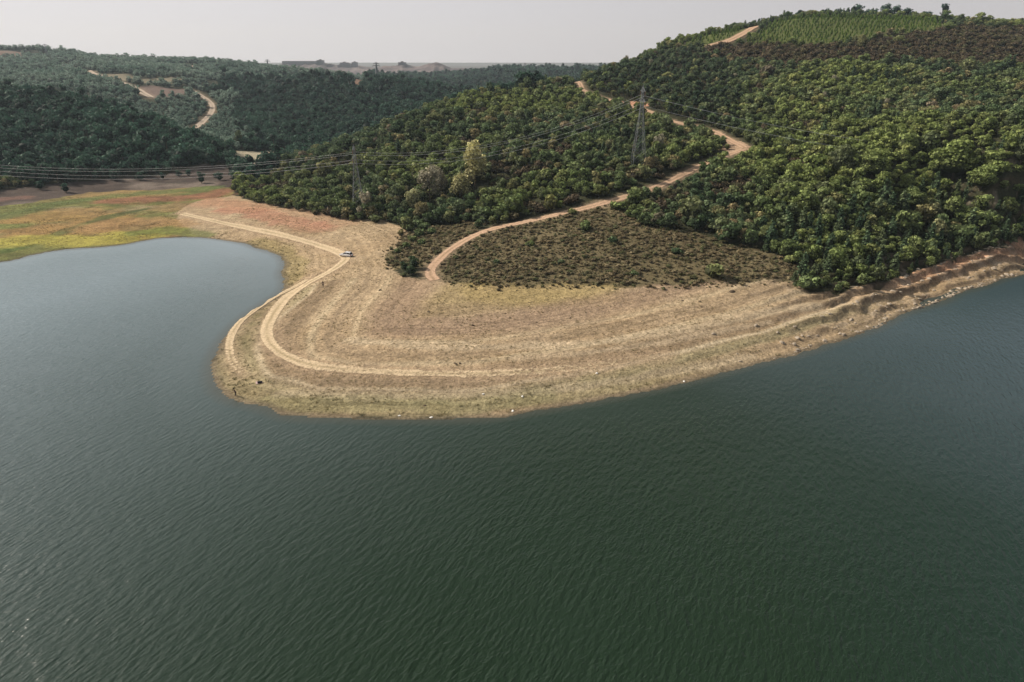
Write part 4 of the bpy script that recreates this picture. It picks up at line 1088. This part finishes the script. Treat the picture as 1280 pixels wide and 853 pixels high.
# plateau that carries the town
def mesa(name, outline, Y, depth, foot, mat, kind='structure'):
    """outline: (px, top py) along the skyline"""
    V_, F_ = [], []
    m = 6
    ox = np.arange(outline[0][0], outline[-1][0] + .1, 3.0); oy = np.interp(ox, [a for a, b in outline], [b for a, b in outline]) + rng.uniform(-.45, .45, len(ox)); outline = list(zip(ox, oy))
    for i, (px, py) in enumerate(outline):
        x_, y_, z_ = onY(px, py, Y)
        for k in range(m + 1):
            f = k / m
            if k <= 4:
                g_ = k / 4; yy = Y - (1 - g_) ** 1.3 * depth + random.uniform(-18, 18); zz = foot + (z_ - foot) * g_ ** .8
                V_.append((x_ + random.uniform(-12, 12) * (1 - g_), yy, zz))
            else: V_.append((x_, Y + depth * (k - 4) / 2, z_ - (k - 4) * 6))
    for i in range(len(outline) - 1):
        for k in range(m):
            a = i * (m + 1) + k; F_.append([a, a + 1, a + m + 2, a + m + 1])
    return tag(obj(name, mesh_np(name, np.array(V_), np.array(F_), [mat])), kind=kind)
hazy = NT('far_bare_hill'); c_ = hazy.ramp(hazy.noise(hazy.geo(), .012, 5, .7), [(.3, (.06, .05, .055)), (.5, (.13, .10, .10)), (.7, (.26, .21, .19))]); hazy.L(c_, hazy.b.inputs['Base Color']); hazy.bump(hazy.noise(hazy.geo(), .01, 5), 30, 1)
mesa('town_hill', [(300, 90), (345, 82), (357, 79), (405, 79), (412, 82), (425, 83), (450, 82), (462, 85), (500, 88)], 3100, 260, 5, hazy.m)
mesa('quarry_hill', [(455, 88), (480, 83), (496, 82), (501, 80), (507, 80), (512, 83), (524, 83), (536, 80), (545, 78), (554, 81), (565, 86), (578, 85), (592, 87), (620, 89), (660, 92)], 2700, 300, 0, hazy.m)
for i, (px, py, w_, h_, lab) in enumerate([(368, 81, 95, 7, 'long low flat hall on the distant town hill, leftmost'), (392, 81, 60, 8, 'flat hall in the middle of the distant town hill'), (401, 81, 28, 15, 'tall block at the right end of the flat halls on the distant hill'), (431, 85, 34, 18, 'hazy apartment block on the distant skyline, leftmost of the right cluster'),
                                       (437, 85, 16, 13, 'low block in the distant right cluster'), (444, 86, 22, 22, 'tallest hazy block of the distant right cluster'), (413, 84, 26, 8, 'low house between the halls and the right cluster'), (425, 85, 18, 9, 'small block left of the distant right cluster'), (503, 84, 26, 14, 'rounded plant building on the quarry hill skyline')]):
    x_, y_, z_ = onY(px, py, 3080 if px < 480 else 2690)
    h_ = h_ * 1.1 if w_ < 50 else 13; e = empty('distant_building', (x_, y_, z_ - 14), 0, lab, 'building')
    bm = bmesh.new(); box(bm, -w_ / 2, w_ / 2, -10, 10, 0, 14 + h_); bmobj('wall', bm, CRM, e)
    bm = bmesh.new(); box(bm, -w_ / 2 - .6, w_ / 2 + .6, -10.6, 10.6, 14 + h_, 15 + h_)
    if w_ < 40: box(bm, -w_ / 6, w_ / 6, -4, 4, 15 + h_, 18 + h_)
    bmobj('roof', bm, RFM, e)
    bm = bmesh.new()
    for lv in range(max(1, int(h_ / 3.2))):
        for wx_ in np.arange(-w_ / 2 + 2, w_ / 2 - 2, 4.5): box(bm, wx_, wx_ + 1.8, -10.15, -9.9, 14 + lv * 3.1 + .8, 14 + lv * 3.1 + 2.2)
    bmobj('window', bm, WND, e)

# ------------------------------------------------------------------ the car on the bend
def car(x, y, rz):
    e = empty('parked_car', (x, y, h1(x, y) + .06), rz, 'white hatchback car with dark windows stopped on the bend of the dirt track', 'car')
    WH = NT('white_car_paint'); WH.b.inputs['Base Color'].default_value = (.8, .8, .82, 1); WH.b.inputs['Roughness'].default_value = .25; WH.b.inputs['Coat Weight'].default_value = .6; WH.b.inputs['Specular IOR Level'].default_value = .5
    wn_ = WH.noise(WH.geo(), 3, 3); WH.L(WH.ramp(wn_, [(.3, (.68, .68, .69)), (.7, (.82, .82, .83))]), WH.b.inputs['Base Color'])
    GL = plain('dark_car_glass', (.012, .014, .018), .08, 0, 1, .1); BK = plain('black_rubber', (.02, .02, .02), .8); RI = plain('alloy_rim', (.5, .5, .52), .3, .8); HL = plain('headlight_lens', (.7, .72, .75), .15); RD = plain('tail_lens', (.45, .02, .02), .2)
    # body: loft of cross sections along x
    secs = [(-2.1, .42, .74, .72), (-2.0, .32, .92, .80), (-1.2, .28, .98, .86), (0, .26, .97, .88), (.9, .28, .95, .86), (1.55, .30, .86, .82), (1.98, .34, .72, .74), (2.08, .42, .6, .62)]
    V_, F_ = [], []
    for X_, zl, zt, hw in secs:
        V_ += [(X_, -hw * .9, zl), (X_, -hw, zl + .15), (X_, -hw, zt - .18), (X_, -hw * .86, zt), (X_, hw * .86, zt), (X_, hw, zt - .18), (X_, hw, zl + .15), (X_, hw * .9, zl)]
    for i in range(len(secs) - 1):
        for k in range(8): a = i * 8 + k; b = i * 8 + (k + 1) % 8; F_.append([a, b, b + 8, a + 8])
    F_.append(list(range(8))[::-1]); F_.append([len(V_) - 8 + k for k in range(8)])
    obj('body', mesh_np('body', np.array(V_), F_, [WH.m]), e)
    def cab(name, zb, zt, ins_, mat, par):
        b_ = [(-1.95, -.74), (-1.95, .74), (1.0, .76), (1.0, -.76)]; t_ = [(-1.55, -.6), (-1.55, .6), (.15, .6), (.15, -.6)]
        f0 = (zb - .93) / .55; f1 = (zt - .93) / .55
        V2 = [tuple((1 - f) * np.array(p_) + f * np.array(q_)) + (z_,) for f, z_ in ((f0, zb), (f1, zt)) for p_, q_ in zip(b_, t_)]
        return obj(name, mesh_np(name, np.array(V2), [[3, 2, 1, 0], [4, 5, 6, 7], [0, 1, 5, 4], [1, 2, 6, 5], [2, 3, 7, 6], [3, 0, 4, 7]], [mat]), par)
    cab('window', .90, 1.40, 0, GL, e)
    bm = bmesh.new(); box(bm, -1.62, .2, -.62, .62, 1.40, 1.47); bmesh.ops.bevel(bm, geom=bm.edges[:], offset=.03, segments=2); bmobj('roof', bm, WH.m, e)
    bars('door_pillar', [((-.55, s * .755, .95), (-.65, s * .63, 1.42), .045) for s in (-1, 1)] + [((-1.93, s * .74, .93), (-1.55, s * .62, 1.42), .06) for s in (-1, 1)] + [((1.0, s * .76, .93), (.15, s * .61, 1.42), .04) for s in (-1, 1)], WH.m, e)
    for sx in (-1.28, 1.3):
        for sy in (-1, 1):
            t_ = bars('wheel', [((sx, sy * .62, .32), (sx, sy * .88, .32), .32)], BK, e, 16); bars('rim', [((sx, sy * .70, .32), (sx, sy * .895, .32), .19)], RI, t_, 12)
    for sy in (-1, 1):
        bm = bmesh.new(); box(bm, 1.98, 2.10, sy * .58 - .13, sy * .58 + .13, .52, .66); bmobj('headlight', bm, HL, e)
        bm = bmesh.new(); box(bm, -2.13, -1.98, sy * .66 - .1, sy * .66 + .1, .6, .9); bmobj('tail_light', bm, RD, e)
        bm = bmesh.new(); box(bm, .62, .78, sy * .90 - .08, sy * .90 + .08, .93, 1.06); bmobj('side_mirror', bm, WH.m, e)
    for X_ in (2.07, -2.12):
        bm = bmesh.new(); box(bm, X_ - .03, X_ + .04, -.7, .7, .34, .46); bmobj('bumper', bm, BK, e)
qc = hit(433, 321); car(qc[0], qc[1], R(158))

# ------------------------------------------------------------------ people
SKIN = plain('skin', (.38, .24, .17), .6); HAIR = plain('dark_hair', (.03, .022, .018), .7); JACK = plain('dark_jacket', (.025, .025, .03), .85); TROU = plain('dark_trousers', (.035, .035, .045), .9); SHIRT = plain('brown_jacket', (.07, .04, .03), .85)
def person(x, y, rz, label, joints, edges, top, hairp, arms_mesh=True):
    e = empty('person', (x, y, h1(x, y)), rz, label, 'person')
    def skin(name, keys, mat, root):
        idx = {k: i for i, k in enumerate(keys)}
        me = bpy.data.meshes.new(name); me.from_pydata([joints[k][0] for k in keys], [(idx[a], idx[b]) for a, b in edges if a in idx and b in idx], [])
        o = obj(name, me, e); sm = o.modifiers.new('skin', 'SKIN')
        for k in keys:
            v = me.skin_vertices[0].data[idx[k]]; v.radius = joints[k][1]; v.use_root = (k == root)
        o.modifiers.new('sub', 'SUBSURF').render_levels = 2
        o.modifiers['sub'].levels = 1
        me.materials.append(mat); sm.use_smooth_shade = True
        return o
    body = skin('body', list(joints), SKIN, 'pelvis')
    # clothing as slightly larger shells over the same joints
    def shell(name, keys, mat, grow, root):
        old = {k: joints[k] for k in keys}
        for k in keys: joints[k] = (joints[k][0], tuple(r_ * grow for r_ in joints[k][1]))
        skin(name, keys, mat, root)
        joints.update(old)
    shell('trousers', [k for k in joints if k in ('pelvis', 'hipL', 'hipR', 'kneeL', 'kneeR', 'ankL', 'ankR')], TROU, 1.18, 'pelvis')
    shell('jacket', [k for k in joints if k in ('belly', 'chest', 'shL', 'shR', 'elL', 'elR', 'wrL', 'wrR')], top, 1.18, 'chest')
    bm = bmesh.new(); bmesh.ops.create_uvsphere(bm, u_segments=14, v_segments=10, radius=.118)
    hc = Vector(joints['head'][0])
    for v in list(bm.verts):
        if v.co.z < -.02 and v.co.y > -.02: v.co *= .8
        v.co += hc + Vector((0, -.012, .03))
    bmobj('hair', bm, HAIR, e, True)
    return e
def figure(lean=0.0, arm_fwd=.1, stride=.12):
    L_ = math.sin(lean); U_ = math.cos(lean)
    up = lambda h_, dx=0, dy=0: (dx, L_ * h_ + dy, .92 + U_ * h_)
    j = {'pelvis': ((0, 0, .92), (.15, .11)), 'belly': (up(.16), (.14, .105)), 'chest': (up(.38), (.17, .12)), 'neck': (up(.56), (.055, .055)), 'head': (up(.70, 0, .02), (.085, .10)), 'crown': (up(.79, 0, .01), (.06, .07)),
         'shL': (up(.46, -.19), (.065, .065)), 'elL': (up(.22, -.26, arm_fwd * .5), (.048, .048)), 'wrL': (up(.10, -.22, arm_fwd * 2.0), (.034, .034)), 'haL': (up(.06, -.2, arm_fwd * 2.6 + .04), (.03, .042)),
         'shR': (up(.46, .19), (.065, .065)), 'elR': (up(.22, .26, arm_fwd * .5), (.048, .048)), 'wrR': (up(.10, .22, arm_fwd * 2.0), (.034, .034)), 'haR': (up(.06, .2, arm_fwd * 2.6 + .04), (.03, .042)),
         'hipL': ((-.1, 0, .84), (.095, .095)), 'kneeL': ((-.11, stride * .7 + .02, .48), (.062, .062)), 'ankL': ((-.11, stride, .09), (.042, .042)), 'toeL': ((-.12, stride + .18, .04), (.04, .035)),
         'hipR': ((.1, 0, .84), (.095, .095)), 'kneeR': ((.11, -stride * .3 + .04, .48), (.062, .062)), 'ankR': ((.11, -stride, .09), (.042, .042)), 'toeR': ((.12, -stride + .18, .04), (.04, .035))}
    for s, sx in (('L', -1), ('R', 1)):
        hx, hy, hz = j['ha' + s][0]
        for n_, (dx, l_) in enumerate(((-.03, .075), (-.01, .085), (.01, .08), (.03, .065))):
            j['f%d%s' % (n_, s)] = ((hx + dx, hy + .05, hz - .02), (.010, .010)); j['g%d%s' % (n_, s)] = ((hx + dx, hy + .05 + l_ * .6, hz - .05), (.008, .008))
        j['th' + s] = ((hx - sx * .06, hy + .03, hz + .01), (.011, .011))
    ed = [('pelvis', 'belly'), ('belly', 'chest'), ('chest', 'neck'), ('neck', 'head'), ('head', 'crown')]
    for s in 'LR':
        ed += [('chest', 'sh' + s), ('sh' + s, 'el' + s), ('el' + s, 'wr' + s), ('wr' + s, 'ha' + s), ('pelvis', 'hip' + s), ('hip' + s, 'knee' + s), ('knee' + s, 'ank' + s), ('ank' + s, 'toe' + s), ('ha' + s, 'th' + s)]
        for n_ in range(4): ed += [('ha' + s, 'f%d%s' % (n_, s)), ('f%d%s' % (n_, s), 'g%d%s' % (n_, s))]
    return j, ed
j, ed = figure(.05, .05, .14); q = hit(404, 359); person(q[0], q[1], R(200), 'person in dark clothes standing on the grass beside the dirt track', j, ed, JACK, None)
j, ed = figure(.35, .16, .10); q = hit(295, 495); pq = person(q[0], q[1], R(120), 'person in dark clothes bending forward at the water edge with a fishing rod', j, ed, SHIRT, None)
# fishing rod in the hands of the angler
hw = Matrix.Translation(pq.location) @ Matrix.Rotation(R(120), 4, 'Z') @ Vector((0.02, .55, .98))
o = bars('fishing_rod', [(hw, hw + Vector((-1.7, -.9, .9)), .014), (hw + Vector((-1.7, -.9, .9)), hw + Vector((-2.5, -1.4, 1.05)), .008)], JACK, None, 6); tag(o, 'thin dark fishing rod held out over the water by the bending person', 'fishing rod')
# angler's bag and mat behind him
q = hit(325, 479); e = empty('bag', (q[0], q[1], h1(*q)), .3, 'dark holdall on a pale mat on the point behind the angler', 'bag')
bm = bmesh.new(); box(bm, -.45, .45, -.2, .2, .03, .38); bmesh.ops.bevel(bm, geom=bm.edges[:], offset=.09, segments=3); bmobj('holdall', bm, JACK, e, True)
bars('handle', [((-.2, 0, .36), (-.12, 0, .52), .02), ((-.12, 0, .52), (.12, 0, .52), .02), ((.12, 0, .52), (.2, 0, .36), .02)], JACK, e, 6)
bm = bmesh.new(); box(bm, -.9, .9, -.55, .6, 0, .03); bmesh.ops.subdivide_edges(bm, edges=bm.edges[:], cuts=4)
for v in bm.verts: v.co.z += random.uniform(0, .03)
mt = bmobj('picnic_mat', bm, plain('pinkish_cloth', (.5, .36, .34), .9)); mt.location = (q[0], q[1] + .3, h1(*q) + .01); mt.rotation_euler = (0, 0, .4); tag(mt, 'pale pinkish mat spread on the sand under the dark holdall', 'mat')

# ------------------------------------------------------------------ light and sky
SUN_AZ = math.atan2(-.93, .36)      # clockwise from +Y
SUN_EL = R(36)
sun = bpy.data.lights.new('sun', 'SUN'); sun.energy = 5.0; sun.angle = R(.6); sun.color = (1.0, .91, .78)
so = bpy.data.objects.new('sun', sun); link(so)
d = Vector((math.sin(SUN_AZ) * math.cos(SUN_EL), math.cos(SUN_AZ) * math.cos(SUN_EL), math.sin(SUN_EL)))
so.rotation_euler = d.to_track_quat('Z', 'Y').to_euler(); so.location = (0, 0, 300)
wd_ = bpy.data.worlds.new('World'); scn.world = wd_; wd_.use_nodes = True
nt = wd_.node_tree; nt.nodes.clear()
sky = nt.nodes.new('ShaderNodeTexSky'); sky.sky_type = 'NISHITA'; sky.sun_disc = False; sky.sun_elevation = SUN_EL; sky.sun_rotation = SUN_AZ
sky.air_density = 1.3; sky.dust_density = 4.0; sky.ozone_density = 2.0; sky.altitude = 100
hsv = nt.nodes.new('ShaderNodeHueSaturation'); hsv.inputs['Saturation'].default_value = .35; hsv.inputs['Value'].default_value = .82
bg = nt.nodes.new('ShaderNodeBackground'); bg.inputs['Strength'].default_value = .1
ow = nt.nodes.new('ShaderNodeOutputWorld')
nt.links.new(sky.outputs[0], hsv.inputs['Color']); mxs = nt.nodes.new('ShaderNodeMix'); mxs.data_type = 'RGBA'; 
tcw = nt.nodes.new('ShaderNodeTexCoord'); spw = nt.nodes.new('ShaderNodeSeparateXYZ'); nt.links.new(tcw.outputs['Generated'], spw.inputs[0])
mrw = nt.nodes.new('ShaderNodeMapRange'); mrw.interpolation_type = 'SMOOTHSTEP'
for k_, v_ in zip((1, 2, 3, 4), (.04, .50, .90, .06)): mrw.inputs[k_].default_value = v_
nt.links.new(spw.outputs[2], mrw.inputs[0]); nt.links.new(mrw.outputs[0], mxs.inputs[0])
nt.links.new(hsv.outputs[0], mxs.inputs[6]); vdot = nt.nodes.new('ShaderNodeVectorMath'); vdot.operation = 'DOT_PRODUCT'; nt.links.new(tcw.outputs['Generated'], vdot.inputs[0]); vdot.inputs[1].default_value = (math.sin(SUN_AZ), math.cos(SUN_AZ), .3)
mrg = nt.nodes.new('ShaderNodeMapRange'); nt.links.new(vdot.outputs['Value'], mrg.inputs[0])
for k_, v_ in zip((1, 2, 3, 4), (0, 1, .90, 1.22)): mrg.inputs[k_].default_value = v_
vsc = nt.nodes.new('ShaderNodeVectorMath'); vsc.operation = 'SCALE'; vsc.inputs[0].default_value = (6.75, 6.65, 7.0); nt.links.new(mrg.outputs[0], vsc.inputs['Scale']); nt.links.new(vsc.outputs[0], mxs.inputs[7]); nt.links.new(mxs.outputs[2], bg.inputs[0]); nt.links.new(bg.outputs[0], ow.inputs[0])

# haze: a real, very thin volume over the whole valley
USE_HAZE = True
if USE_HAZE:
    bm = bmesh.new(); box(bm, -4200, 3600, -500, 7500, -20, 330)
    hm = bpy.data.materials.new('haze'); hm.use_nodes = True; t = hm.node_tree; t.nodes.clear()
    vs = t.nodes.new('ShaderNodeVolumeScatter'); vs.inputs['Density'].default_value = .000085; vs.inputs['Color'].default_value = (.74, .89, 1.0, 1); vs.inputs['Anisotropy'].default_value = .2
    oo = t.nodes.new('ShaderNodeOutputMaterial'); t.links.new(vs.outputs[0], oo.inputs['Volume'])
    tag(bmobj('haze', bm, hm), kind='structure')
scn.cycles.volume_bounces = 0
scn.view_settings.view_transform = 'Standard'; scn.view_settings.look = 'None'; scn.view_settings.exposure = 0
